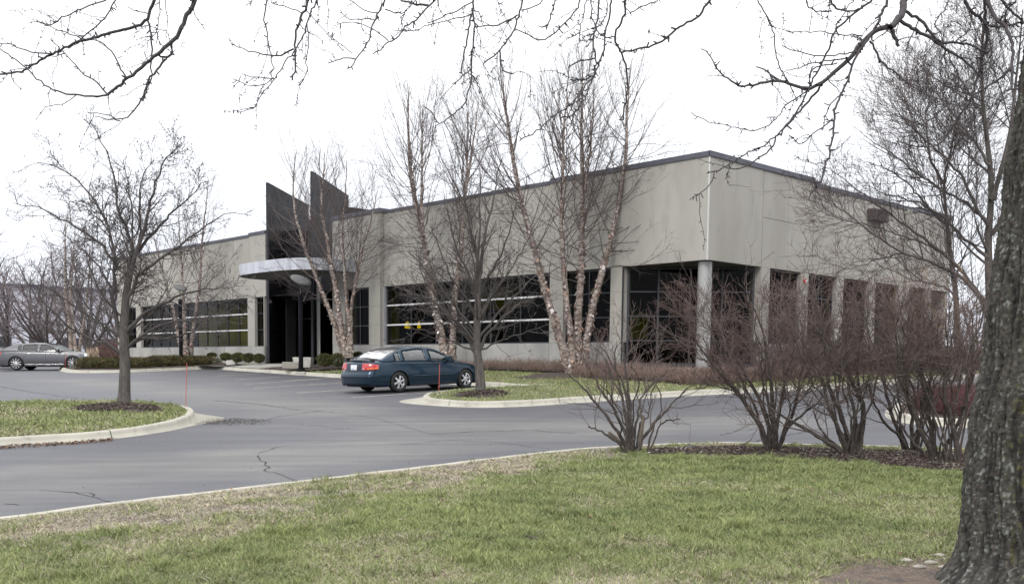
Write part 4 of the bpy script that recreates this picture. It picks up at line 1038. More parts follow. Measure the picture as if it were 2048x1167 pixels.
# ------------------------------------------------------------------ trees
def nrm(v): return v / (np.linalg.norm(v, axis=-1, keepdims=True) + 1e-12)
def tubes(P, R, sides):
    """P (N,n,3), R (N,n) -> V, F"""
    N, n, _ = P.shape; T = nrm(np.gradient(P, axis=1)); mt = nrm(T.mean(1))
    a = np.where(np.abs(mt[:, 2:3]) < .8, np.array([[0, 0, 1.0]]), np.array([[1.0, 0, 0]]))
    u = nrm(np.cross(T, a[:, None, :])); v = np.cross(T, u)
    ang = np.arange(sides) * 2 * math.pi / sides
    V = P[:, :, None, :] + R[:, :, None, None] * (u[:, :, None, :] * np.cos(ang)[None, None, :, None] + v[:, :, None, :] * np.sin(ang)[None, None, :, None])
    idx = np.arange(N * n * sides).reshape(N, n, sides); k2 = np.roll(idx, -1, axis=2)
    F = np.stack([idx[:, :-1], k2[:, :-1], k2[:, 1:], idx[:, 1:]], -1).reshape(-1, 4)
    return V.reshape(-1, 3), F
def resample(P, n):
    P = np.asarray(P, float); d = np.r_[0, np.cumsum(np.linalg.norm(np.diff(P, axis=0), axis=1))]; s = np.linspace(0, d[-1], n)
    # smooth a little with a spline-like blend
    Q = np.stack([np.interp(s, d, P[:, k]) for k in range(3)], 1)
    for _ in range(2): Q[1:-1] = .25 * Q[:-2] + .5 * Q[1:-1] + .25 * Q[2:]
    return Q
def kids(rng, P, R, per_m=None, count=None, t0=.2, t1=1.0, ang=(35, 60), L=(.4, .8), lrel=False, taper_t=.0, n=5, rr=.6, rmin=.002, rmax=1, tip=.35, wob=.15, trop=0.0, tropv=(0, 0, 1), curl=0, absr=None, flat=0):
    N, m_, _ = P.shape; ln = np.linalg.norm(np.diff(P, axis=1), axis=2).sum(1)
    if per_m is not None: c = rng.poisson(ln * per_m)
    else: c = np.full(N, count)
    pi = np.repeat(np.arange(N), c); K = len(pi)
    if K == 0: return np.zeros((0, n, 3)), np.zeros((0, n))
    t = t0 + (t1 - t0) * rng.random(K) ** .85; f = t * (m_ - 1); i0 = np.minimum(f.astype(int), m_ - 2); fr = (f - i0)[:, None]
    p = P[pi, i0] * (1 - fr) + P[pi, i0 + 1] * fr; r = R[pi, i0] * (1 - fr[:, 0]) + R[pi, i0 + 1] * fr[:, 0]
    T = nrm(P[pi, i0 + 1] - P[pi, i0]); q = nrm(rng.normal(size=(K, 3))); q[:, 2] *= (1 - flat); q = nrm(q - (q * T).sum(1, keepdims=True) * T)
    a = np.radians(rng.uniform(ang[0], ang[1], K))[:, None]; d = T * np.cos(a) + q * np.sin(a)
    l = rng.uniform(L[0], L[1], K) * (ln[pi] if lrel else 1) * (1 - taper_t * t)
    r0 = np.clip(r * rr * rng.uniform(.75, 1.1, K), rmin, rmax) if absr is None else absr * rng.uniform(.8, 1.2, K)
    out = np.zeros((K, n, 3)); out[:, 0] = p; st = (l / (n - 1))[:, None]; bend = nrm(rng.normal(size=(K, 3))) * curl
    tv = np.array(tropv, float)
    for k in range(1, n):
        d = nrm(d + rng.normal(size=(K, 3)) * wob + tv * trop + bend); out[:, k] = out[:, k - 1] + d * st
    R2 = r0[:, None] * np.linspace(1, tip, n)[None, :]
    return out, R2
class Bag:
    def __init__(s): s.V = []; s.F = []; s.C = []; s.n = 0
    def add(s, P, R, sides, c, c1=None):
        if len(P) == 0: return
        V, F = tubes(P, R, sides); s.V.append(V); s.F.append(F + s.n); s.n += len(V)
        N, n = R.shape; k = np.linspace(0, 1, n)[None, :, None]; c = np.array(c); c1 = c if c1 is None else np.array(c1)
        rnd = .85 + .3 * np.random.RandomState(N).rand(N, 1, 1)
        C_ = (c * (1 - k) + c1 * k) * rnd; s.C.append(np.repeat(C_.reshape(N * n, 3), sides, axis=0))
    def addVF(s, V, F, C_):
        s.V.append(V); s.F.append(F + s.n); s.n += len(V); s.C.append(C_)
    def build(s, name, mt, parent, smooth=True):
        F = s.F; 
        qs = [f for f in F if f.shape[1] == 4]; ts = [f for f in F if f.shape[1] == 3]
        FF = ([np.vstack(qs)] if qs else []) + ([np.vstack(ts)] if ts else [])
        return npobj(name, np.vstack(s.V), FF, mt, parent, smooth, colr=np.vstack(s.C))
def trace(pts, D, w0, w1, n=14, dd=0.0, rng=None, jit=0.0):
    """picture polyline -> world polyline at depth D (+dd towards the tip); w0,w1 widths in picture px"""
    k = len(pts); P = []
    for i, (x, y) in enumerate(pts):
        dep = D + dd * (i / (k - 1)) ** 1.0; P.append(at(x, y, dep))
    Q = resample(P, n)
    if jit and rng is not None: Q[1:] += rng.normal(size=(n - 1, 3)) * jit
    Dm = Q[:, 1]; R = np.linspace(w0, w1, n) / 2 * Dm / CF
    return Q, R
def stack(brs, n=None):
    return np.stack([b[0] for b in brs]), np.stack([b[1] for b in brs])
def cross(V, P, T): pass
def flakes(rng, P, R, per_m, size=(.03, .09), cols=((.36, .30, .27), (.52, .48, .45), (.17, .115, .10), (.24, .15, .12), (.33, .22, .17)), t1=.8):
    N, n, _ = P.shape; ln = np.linalg.norm(np.diff(P, axis=1), axis=2).sum(1); c = (ln * per_m).astype(int); pi = np.repeat(np.arange(N), c); K = len(pi)
    t = rng.random(K) ** 1.3 * t1; f = t * (n - 1); i0 = np.minimum(f.astype(int), n - 2); fr = (f - i0)[:, None]
    p = P[pi, i0] * (1 - fr) + P[pi, i0 + 1] * fr; r = (R[pi, i0] * (1 - fr[:, 0]) + R[pi, i0 + 1] * fr[:, 0])[:, None]
    T = nrm(P[pi, i0 + 1] - P[pi, i0]); q = rng.normal(size=(K, 3)); q = nrm(q - (q * T).sum(1, keepdims=True) * T); b = np.cross(T, q)
    s = rng.uniform(size[0], size[1], K)[:, None] * np.clip(r / .09, .35, 1.3)
    a = p + q * r * .96; up = T * rng.choice([-1, 1], K)[:, None]
    v0 = a - b * s * .5; v1 = a + b * s * .5; out = q * s * rng.uniform(.3, 1.0, (K, 1)); v2 = v1 + up * s * rng.uniform(.6, 1.6, (K, 1)) + out; v3 = v0 + up * s * rng.uniform(.6, 1.6, (K, 1)) + out
    V = np.stack([v0, v1, v2, v3], 1).reshape(-1, 3); F = np.arange(K * 4).reshape(K, 4)
    cc = np.array(cols)[rng.integers(0, len(cols), K)] * rng.uniform(.7, 1.2, (K, 1)); return V, F, np.repeat(cc, 4, axis=0)
def trunk_noise(V, amp, sc, seed=1):
    d = fbm(V[:, 0] * sc, V[:, 1] * sc, V[:, 2] * sc * .35, seed, 3) - .5
    return d * amp

GB = (.085, .074, .070); GT = (.085, .068, .066)
def birch(name, base_px, D, stems, label, group, dens=1.0, seed=1, fl=22, rmul=1.0, up=1.0):
    rng = np.random.default_rng(seed); b = at(base_px[0], base_px[1], D)
    T = empty(name, b, label, 'tree', group)
    st = []
    for k, (pts, w0, w1) in enumerate(stems):
        pts = list(pts)
        Q, R = trace(pts, D + rng.uniform(-.3, .3), w0, w1, 26, dd=rng.uniform(-.8, .8), rng=rng, jit=.012)
        R = np.linspace(1, 0, 26) ** .9 * (R[0] - R[-1]) * rmul + R[-1]; R[:3] *= [1.25, 1.1, 1.03]; st.append((Q, R))
    P, R = stack(st)
    tb = Bag(); V, F = tubes(P, R, 10); C0 = P.repeat(10, axis=0) if False else None
    V = V + nrm(rng.normal(size=V.shape)) * (.012 * np.clip(np.repeat(R.ravel(), 10) / .08, .1, 1))[:, None]
    Vf, Ff, Cf = flakes(rng, P, R, fl, size=(.03, .09)); npobj('trunk', np.vstack([V, Vf]), np.vstack([F, Ff + len(V)]), [M['birch'], M['flake']], T, smooth=True, colr=np.vstack([np.ones((len(V), 3)), Cf]), mi=np.r_[np.zeros(len(F)), np.ones(len(Ff))])
    bag = Bag(); ln = 1.0
    # lower drooping side branches, upper ascending ones
    Pl, Rl = P[:, 5:20], R[:, 5:20]
    b1, r1 = kids(rng, Pl, Rl, per_m=4.6 * dens, t0=.12, t1=1, ang=(48, 85), L=(1.4, 4.2), taper_t=.3, n=12, rr=.24, rmin=.0045, rmax=.015, tip=.3, wob=.09, trop=.03 * up, curl=.04)
    Pu, Ru = P[:, 14:], R[:, 14:]
    Pu, Ru = P[:, 9:], R[:, 9:]
    b2, r2 = kids(rng, Pu, Ru, per_m=5.2 * dens, t0=0, t1=.97, ang=(28, 58), L=(2.0, 5.4), taper_t=.72, n=12, rr=.4, rmin=.0045, rmax=.018, tip=.25, wob=.05, trop=.09)
    b1c, r1c = kids(rng, b1, r1, per_m=3.8, t0=.2, ang=(22, 50), L=(.3, 1.2), n=6, rr=.6, rmin=.003, rmax=.006, tip=.4, wob=.12, trop=-.02)
    b2c, r2c = kids(rng, b2, r2, per_m=3.8, t0=.15, ang=(14, 35), L=(.3, 1.2), n=5, rr=.6, rmin=.003, rmax=.006, tip=.4, wob=.06, trop=.06)
    b1d, r1d = kids(rng, b1c, r1c, per_m=2.6, t0=.3, ang=(25, 50), L=(.15, .45), n=4, absr=.0036, tip=.6, wob=.12)
    b2d, r2d = kids(rng, b2c, r2c, per_m=2.4, t0=.3, ang=(15, 40), L=(.15, .5), n=4, absr=.0034, tip=.6, wob=.08)
    for Pp, Rp, sd, c0, c1 in ((b1, r1, 4, GB, GT), (b2, r2, 4, (.13, .10, .09), GT), (b1c, r1c, 3, GT, GT), (b2c, r2c, 3, GT, GT), (b1d, r1d, 3, GT, GT), (b2d, r2d, 3, GT, GT)):
        bag.add(Pp, Rp, sd, c0, c1)
    bag.build('crown', M['twig'], T)
    return T
BG = 'multi-stemmed birches along the office front'
birch('birch_tree', (1150, 745), 35.2, [
    ([(1140, 748), (1137, 730), (1106, 633), (1083, 556), (1060, 468), (1044, 407), (1029, 340), (1021, 288), (1013, 227), (1003, 160), (999, 108)], 18, 1.2),
    ([(1148, 750), (1139, 653), (1132, 597), (1124, 494), (1122, 417), (1125, 330), (1127, 263), (1134, 191), (1138, 128)], 14, 1.2),
    ([(1154, 750), (1155, 648), (1160, 571), (1165, 468), (1166, 366), (1162, 263), (1165, 191), (1168, 118)], 18, 1.2),
    ([(1166, 748), (1175, 658), (1196, 571), (1214, 509), (1232, 427), (1245, 366), (1252, 304), (1254, 242), (1258, 160), (1265, 118)], 17, 1.2),
    ([(1164, 405), (1172, 370), (1178, 330), (1183, 260), (1190, 190)], 6, 1.0)],
    'large four-stemmed birch with peeling pinkish bark in front of the corner window', BG, seed=3, up=.6)
birch('birch_tree', (893, 716), 40.5, [
    ([(893, 722), (888, 700), (875, 633), (864, 581), (854, 520), (846, 468), (835, 417), (823, 366), (817, 288), (816, 211), (818, 172)], 17, 1.1),
    ([(904, 724), (906, 648), (913, 571), (924, 479), (931, 391), (934, 314), (936, 235), (938, 200)], 14, 1.0),
    ([(846, 470), (844, 417), (844, 340), (843, 263), (838, 198)], 7, 1.0),
    ([(930, 395), (940, 330), (950, 260), (958, 195)], 5, .9)],
    'tall birch with two leaning stems rising behind the dark blue sedan', BG, seed=5, up=.6, dens=1.0)
birch('birch_tree', (695, 722), 45.2, [
    ([(690, 727), (682, 684), (663, 631), (652, 603), (637, 565), (622, 528), (610, 494), (600, 465), (590, 427), (586, 397), (585, 364), (590, 320), (594, 300)], 11, 1.0),
    ([(693, 727), (686, 671), (676, 614), (669, 558), (660, 520), (653, 476), (645, 440), (641, 404), (648, 350), (650, 300)], 13, 1.0),
    ([(697, 727), (699, 641), (693, 595), (688, 530), (685, 474), (687, 427), (692, 386), (694, 320)], 9, .8),
    ([(702, 727), (702, 610), (709, 577), (716, 543), (725, 496), (737, 456), (750, 409), (757, 375)], 9, .8)],
    'four-stemmed birch with peeling bark right of the dark entrance', BG, seed=8, dens=.95)
birch('birch_tree', (376, 714), 56.5, [
    ([(369, 715), (359, 686), (350, 627), (336, 585), (325, 545), (316, 508), (308, 470)], 8, .8),
    ([(374, 715), (368, 640), (366, 590), (364, 545), (360, 491), (357, 430)], 9, .8),
    ([(381, 715), (386, 661), (393, 616), (400, 571), (402, 525), (405, 470), (412, 410), (418, 360)], 8, .8)],
    'small pale birch behind the clipped hedge in front of the left wing', BG, seed=11, dens=.8, fl=12)
birch('birch_tree', (148, 702), 76, [
    ([(143, 706), (141, 660), (132, 600), (131, 528), (130, 480), (132, 430)], 10, .8), ([(152, 706), (148, 660), (140, 590), (147, 520), (150, 450)], 7, .8), ([(156, 706), (166, 655), (174, 600), (180, 540), (178, 480)], 6, .8)],
    'distant birch with orange-brown stems behind the nose of the grey sedan', BG, seed=13, dens=.6, fl=8)

# --- ornamental trees on the two islands
def rough_trunk(P, R, name, mt, parent, sides=20, amp=.012, sc=14, seed=1, flare=0):
    V, F = tubes(P, R, sides); c = np.repeat(P.reshape(-1, 3), sides, axis=0); n_ = nrm(V - c); V = V + n_ * trunk_noise(V, amp, sc, seed)[:, None]
    return npobj(name, V, F, mt, parent, smooth=True)
def ornamental(name, base, label, trunk, limbs, seed, D, cfg, wtr):
    rng = np.random.default_rng(seed); T = empty(name, base, label, 'tree', 'pear-like trees on the parking islands')
    Q, R = trace(trunk, D, *wtr, n=30, rng=rng); R[:4] *= [1.45, 1.2, 1.08, 1.02]; Q[0, 2] -= .05
    rough_trunk(Q[None], R[None], 'trunk', M['bark'], T, 18, .012, 14, seed)
    ls = []
    for pts, w0, w1 in limbs: ls.append(trace(pts, D, w0, w1, 16, dd=rng.uniform(-1, 1) * cfg['dd'], rng=rng, jit=.018))
    # unseen-from-here limbs towards and away from the road fill the crown's depth
    P, Rl = stack(ls)
    ex, er = kids(rng, Q[None, 10:], R[None, 10:], count=cfg['extra'], t0=.0, t1=1, ang=(40, 78), L=cfg['exL'], taper_t=.3, n=16, rr=.34, rmin=.011, rmax=.028, tip=.2, wob=.06, trop=.05)
    P = np.vstack([P, ex]); Rl = np.vstack([Rl, er])
    bag = Bag(); bag.add(P, Rl, 7, cfg['c0'], cfg['c0'])
    a, ra = kids(rng, P, Rl, per_m=cfg['a'], t0=.15, ang=(28, 60), L=cfg['La'], taper_t=.35, n=7, rr=.5, rmin=.006, rmax=.016, tip=.4, wob=.10, trop=cfg['trop'])
    b, rb = kids(rng, a, ra, per_m=cfg['b'], t0=.15, ang=(30, 65), L=(.15, .5), n=5, rr=.6, rmin=.0045, rmax=.007, tip=.5, wob=.16, trop=cfg['trop'])
    c, rc_ = kids(rng, b, rb, per_m=cfg['c'], t0=.2, ang=(35, 75), L=(.06, .2), n=3, absr=.0042, tip=.8, wob=.2)
    bag.add(a, ra, 4, cfg['c0'], cfg['c1']); bag.add(b, rb, 3, cfg['c1']); bag.add(c, rc_, 3, cfg['c1'])
    # spur knobs / buds at the tips
    k, rk = kids(rng, np.concatenate([b]), rb, per_m=7, t0=.2, ang=(40, 80), L=(.015, .04), n=3, absr=cfg['bud'], tip=.9, wob=.1); bag.add(k, rk, 3, cfg['c1'])
    bag.build('crown', M['twig'], T); return T
Tb = G(247, 812, .25)
ornamental('ornamental_tree', Tb, 'bare grey tree with wide knobbly crown on the left island', 
    [(247, 814), (249, 780), (250, 740), (249, 700), (247, 660), (250, 620), (251, 595), (259, 550), (268, 515)],
    [([(262, 535), (270, 513), (283, 480), (296, 431), (306, 383), (322, 334), (335, 311), (357, 293)], 9, 1.5),
     ([(244, 680), (240, 655), (231, 627), (225, 581), (234, 545), (228, 513), (225, 464), (208, 428), (189, 396), (163, 360), (140, 337), (107, 331), (76, 324)], 9, 1.2),
     ([(226, 580), (217, 562), (195, 532), (172, 506), (143, 480), (120, 461)], 5, 1.2),
     ([(232, 536), (218, 505), (208, 490), (182, 471), (146, 451), (111, 428), (72, 412), (26, 404)], 6, 1.2),
     ([(258, 555), (273, 506), (251, 454), (234, 415), (233, 366), (228, 334), (212, 298), (195, 266), (184, 246)], 8, 1.2),
     ([(268, 515), (283, 487), (277, 431), (277, 383), (286, 344), (309, 318)], 6, 1.2),
     ([(251, 640), (256, 600), (273, 549), (290, 530), (326, 513), (368, 487), (407, 451), (439, 432), (471, 421)], 9, 1.2),
     ([(250, 668), (262, 648), (281, 630), (303, 618), (337, 605), (350, 594), (368, 582), (400, 578), (462, 575)], 9, 1.2),
     ([(270, 510), (290, 480), (326, 448), (345, 419), (384, 393), (404, 366)], 7, 1.2),
     ([(246, 712), (240, 700), (225, 690), (202, 682), (168, 674), (144, 659), (117, 636), (97, 612), (79, 600), (67, 573)], 7, 1.2),
     ([(246, 675), (235, 665), (209, 650), (175, 632), (146, 612), (117, 585), (90, 573), (50, 565)], 6, 1.2),
     ([(252, 697), (265, 679), (292, 676), (326, 677), (359, 670), (400, 660), (427, 650), (449, 636)], 7, 1.2),
     ([(250, 700), (275, 672), (310, 655), (350, 640), (400, 640), (452, 618)], 6, 1.2),
     ([(256, 570), (262, 500), (266, 440), (262, 395), (252, 350), (248, 320)], 6, 1.2),
     ([(232, 536), (226, 500), (215, 455), (190, 430), (165, 412), (135, 395)], 4, 1.0)],
    24, Tb[1], dict(dd=1.0, extra=9, exL=(1.3, 2.2), a=7.5, b=9, c=6.0, La=(.3, .95), trop=.05, c0=(.062, .054, .052), c1=(.075, .062, .062), bud=.007), (24, 11))
Tr = G(961, 785, .22)
ornamental('ornamental_tree', Tr, 'bare dark tree with dense rounded crown on the right island beside the sedan',
    [(962, 788), (960, 750), (956, 715), (953, 690), (954, 650), (955, 620), (957, 580), (957, 545)],
    [([(957, 560), (955, 520), (947, 489), (940, 450), (931, 407), (926, 360), (925, 310)], 8, 1.2),
     ([(957, 560), (962, 520), (965, 489), (972, 455), (980, 427), (993, 366), (1003, 320)], 8, 1.2),
     ([(956, 570), (957, 500), (958, 430), (962, 370), (958, 312)], 6, 1.0),
     ([(950, 705), (945, 688), (926, 664), (906, 638), (870, 602), (828, 587), (788, 571)], 8, 1.1),
     ([(952, 670), (935, 640), (905, 605), (870, 560), (835, 520), (812, 500)], 6, 1.1),
     ([(954, 640), (935, 600), (905, 560), (880, 500), (862, 450)], 6, 1.1),
     ([(957, 705), (965, 684), (988, 653), (1019, 622), (1060, 597), (1090, 590)], 7, 1.1),
     ([(956, 680), (985, 640), (1020, 600), (1060, 560), (1085, 535)], 6, 1.1),
     ([(956, 640), (985, 590), (1020, 540), (1050, 490), (1066, 450)], 6, 1.1),
     ([(957, 600), (980, 550), (1005, 500), (1025, 440), (1035, 395)], 6, 1.1),
     ([(955, 600), (935, 545), (912, 495), (895, 430), (888, 390)], 6, 1.1),
     ([(948, 700), (920, 690), (880, 672), (845, 655), (812, 655)], 4, 1.0),
     ([(958, 700), (1000, 680), (1040, 668), (1080, 655)], 4, 1.0),
     ([(952, 690), (925, 650), (890, 625), (850, 622), (815, 618)], 5, 1.0)],
    22, Tr[1], dict(dd=1.3, extra=12, exL=(1.5, 2.6), a=5.5, b=5.5, c=4.0, La=(.4, 1.2), trop=.03, c0=(.062, .054, .050), c1=(.068, .057, .055), bud=.0055), (20, 10))

# --- larger trees beyond the right end of the building
def shade_tree(name, base, label, stems, limbs, seed, D, dd, dens=1.0, cat='tree', group=None, la=(.8, 2.6), c0=(.085, .074, .070), c1=(.062, .050, .048), hmin=6, trop=.06, tw=1.0, lod=1.0):
    rng = np.random.default_rng(seed); T = empty(name, base, label, cat, group)
    st = [trace(p, D, a, b, 26, dd=rng.uniform(-.3, .3), rng=rng) for p, a, b in stems]; P, R = stack(st); R[:, 0] *= 1.3
    rough_trunk(P, R, 'trunk', M['bark'], T, 12, .02, 9, seed)
    ls = [trace(p, D, a, b, 26, dd=rng.uniform(-1, 1) * dd, rng=rng, jit=.02) for p, a, b in limbs]
    if ls: Pl, Rl = stack(ls)
    else: Pl, Rl = np.zeros((0, 26, 3)), np.zeros((0, 26))
    ex, er = kids(rng, P[:, hmin:], R[:, hmin:], per_m=2.6 * dens, t0=0, t1=.98, ang=(28, 58), L=(1.6, 4.2), taper_t=.6, n=26, rr=.45, rmin=.015, rmax=.07, tip=.15, wob=.035, trop=trop * .35)
    Pl = np.vstack([Pl, ex]); Rl = np.vstack([Rl, er]); bag = Bag(); bag.add(Pl, Rl, 6, c0, c0)
    a, ra = kids(rng, Pl, Rl, per_m=3.6 * dens, t0=.10, ang=(25, 50), L=la, taper_t=.5, n=8, rr=.5, rmin=.007 * tw, rmax=.02, tip=.3, wob=.07, trop=trop)
    b, rb = kids(rng, a, ra, per_m=4.6 * dens, t0=.15, ang=(25, 50), L=(.3, 1.1), n=6, rr=.6, rmin=.0055 * tw, rmax=.009, tip=.5, wob=.09, trop=trop)
    c, rc_ = kids(rng, b, rb, per_m=3.0 * dens * lod, t0=.2, ang=(25, 50), L=(.15, .5), n=4, absr=.0048 * tw, tip=.6, wob=.1, trop=trop)
    bag.add(a, ra, 4, c0, c1); bag.add(b, rb, 3, c1); bag.add(c, rc_, 3, c1); bag.build('crown', M['twig'], T); return T
bR = at(1985, 755, 29); shade_tree('shade_tree', bR, 'tall bare grey tree standing just left of the big furrowed trunk',
    [([(1985, 768), (1984, 700), (1980, 600), (1977, 520), (1975, 470), (1985, 400), (1979, 309), (1966, 223), (1962, 120), (1968, 30)], 20, 3),
     ([(1985, 400), (2005, 330), (2022, 260), (2030, 180), (2040, 90), (2045, 20)], 10, 2)],
    [([(1984, 640), (1965, 595), (1940, 560), (1902, 515), (1849, 479), (1790, 435), (1732, 391), (1697, 365), (1655, 335)], 9, 1),
     ([(1984, 650), (1955, 585), (1917, 547), (1860, 522), (1820, 509), (1761, 482), (1717, 441), (1673, 415), (1629, 383)], 9, 1),
     ([(1976, 515), (1945, 490), (1922, 468), (1878, 427), (1830, 402), (1780, 392), (1730, 370)], 7, 1),
     ([(1975, 450), (1945, 400), (1922, 347), (1878, 303), (1849, 280), (1800, 230), (1765, 195)], 7, 1),
     ([(1973, 440), (1930, 405), (1878, 377), (1834, 350), (1790, 309), (1746, 286), (1710, 255)], 6, 1),
     ([(1980, 330), (1940, 270), (1900, 220), (1860, 170), (1840, 110)], 6, 1),
     ([(1970, 240), (1935, 180), (1905, 130), (1880, 70)], 5, 1),
     ([(1984, 560), (2010, 520), (2040, 490), (2080, 460)], 6, 1), ([(1985, 470), (2010, 420), (2045, 380), (2090, 330)], 6, 1)],
    31, 29, 1.5, dens=1.1)
bR2 = at(1912, 752, 31); shade_tree('shade_tree', bR2, 'leaning bare grey tree whose low branches cross the far end of the right wall',
    [([(1916, 762), (1915, 660), (1911, 573), (1902, 520), (1896, 470), (1890, 397), (1885, 362), (1893, 330), (1905, 300), (1910, 240)], 15, 2), ([(1886, 368), (1870, 335), (1861, 324), (1855, 280), (1850, 220)], 6, 1.5)],
    [([(1908, 545), (1860, 525), (1814, 506), (1770, 512), (1700, 540), (1650, 525)], 5, 1),
     ([(1903, 520), (1860, 490), (1800, 470), (1740, 450), (1680, 440), (1630, 400)], 4, 1), ([(1893, 450), (1860, 420), (1820, 370), (1780, 340), (1730, 320)], 5, 1),
     ([(1911, 590), (1880, 570), (1830, 560), (1790, 545), (1740, 520)], 4, 1)],
    32, 31, .8, dens=1.15, c1=(.095, .062, .056), tw=1.0)

# --- background row of dense trees on the left, and others far off
bgspec = [(-60, 470, 78, 5), (18, 500, 84, 1), (62, 478, 92, 2), (100, 498, 80, 3), (176, 470, 88, 4), (215, 500, 96, 6), (-150, 440, 75, 7), (140, 505, 100, 8), (248, 520, 104, 9)]
protos = []
for j in range(3):
    rng = np.random.default_rng(60 + j); Tt = empty('far_tree', (0, 0, 0)); tag(Tt, 'x', 'tree', 'dense bare trees in the background row')
    q0, r0 = kids(rng, np.array([[[0, 0, -.3], [0, 0, .5]]]), np.array([[.2, .2]]), count=6, t0=.9, t1=1, ang=(8, 42), L=(4.5, 7.0), n=14, rr=.5, rmin=.09, rmax=.12, tip=.15, wob=.06, trop=.05)
    tk = np.array([[[0, 0, -.4], [0, 0, .3], [0.02, 0, .6]]]); V, F = tubes(tk, np.array([[.28, .22, .19]]), 10); npobj('trunk', V, F, M['bark'], Tt, smooth=True)
    bag = Bag(); bag.add(q0, r0, 6, (.065, .055, .058)); a, ra = kids(rng, q0, r0, per_m=1.9, t0=.1, ang=(25, 60), L=(1.0, 3.0), taper_t=.5, n=8, rr=.5, rmin=.02, rmax=.04, tip=.4, wob=.08, trop=.05)
    b, rb = kids(rng, a, ra, per_m=2.2, t0=.1, ang=(25, 60), L=(.4, 1.2), n=5, rr=.6, rmin=.012, rmax=.016, tip=.6, wob=.12, trop=.03)
    c, rc_ = kids(rng, b, rb, per_m=2.2, t0=.2, ang=(25, 60), L=(.2, .7), n=3, absr=.011, tip=.7, wob=.12)
    cf = (.19, .155, .165); bag.add(a, ra, 4, (.10, .08, .085), cf); bag.add(b, rb, 3, cf); bag.add(c, rc_, 3, cf); bag.build('crown', M['twig'], Tt); protos.append(Tt)
labs = {-60: 'dense bare tree in the background row cut by the left edge of the view', 18: 'dense purple-brown bare tree behind the roof of the grey sedan', 62: 'tall dense bare tree second in the background row behind the grey sedan', 100: 'dense bare tree behind the bonnet of the grey sedan, left of the distant birch', 176: 'dense bare tree right of the distant birch, behind the left island tree', 215: 'dense bare tree just left of the office building end wall', -150: 'dense bare tree beyond the left edge of the view', 140: 'farther bare tree directly behind the distant birch', 248: 'far bare tree showing beside the end wall of the office'}
used = set()
for i, (px, ty, D, s_) in enumerate(bgspec):
    pr = protos[s_ % 3]; T2 = pr if s_ % 3 not in used else copy_tree(pr); used.add(s_ % 3)
    x = at(px, 700, D)[0]; z = float(S(x, D)) - .05; hz = (at(px, ty, D)[2] - z) / 7.2
    T2['label'] = labs[px]; T2.location = (x, D, z); T2.rotation_euler = (0, 0, s_ * 1.3); T2.scale = (hz * 1.15, hz * 1.15, hz)
def dup_far(px, ty, D, s_, lab):
    T2 = copy_tree(protos[s_ % 3]); x = at(px, 700, D)[0]; z = float(S(x, D)) - .05; hz = (at(px, ty, D)[2] - z) / 7.2
    T2['label'] = lab; T2.location = (x, D, z); T2.rotation_euler = (0, 0, s_ * 1.3); T2.scale = (hz * 1.15, hz * 1.15, hz)
    T2['group'] = 'far trees beyond the right wall'
dup_far(1955, 560, 75, 1, 'distant bare tree low on the skyline beyond the right end of the office'); dup_far(2040, 540, 82, 2, 'distant bare tree behind the big furrowed trunk'); dup_far(2150, 500, 70, 3, 'distant bare tree beyond the right edge of the view')
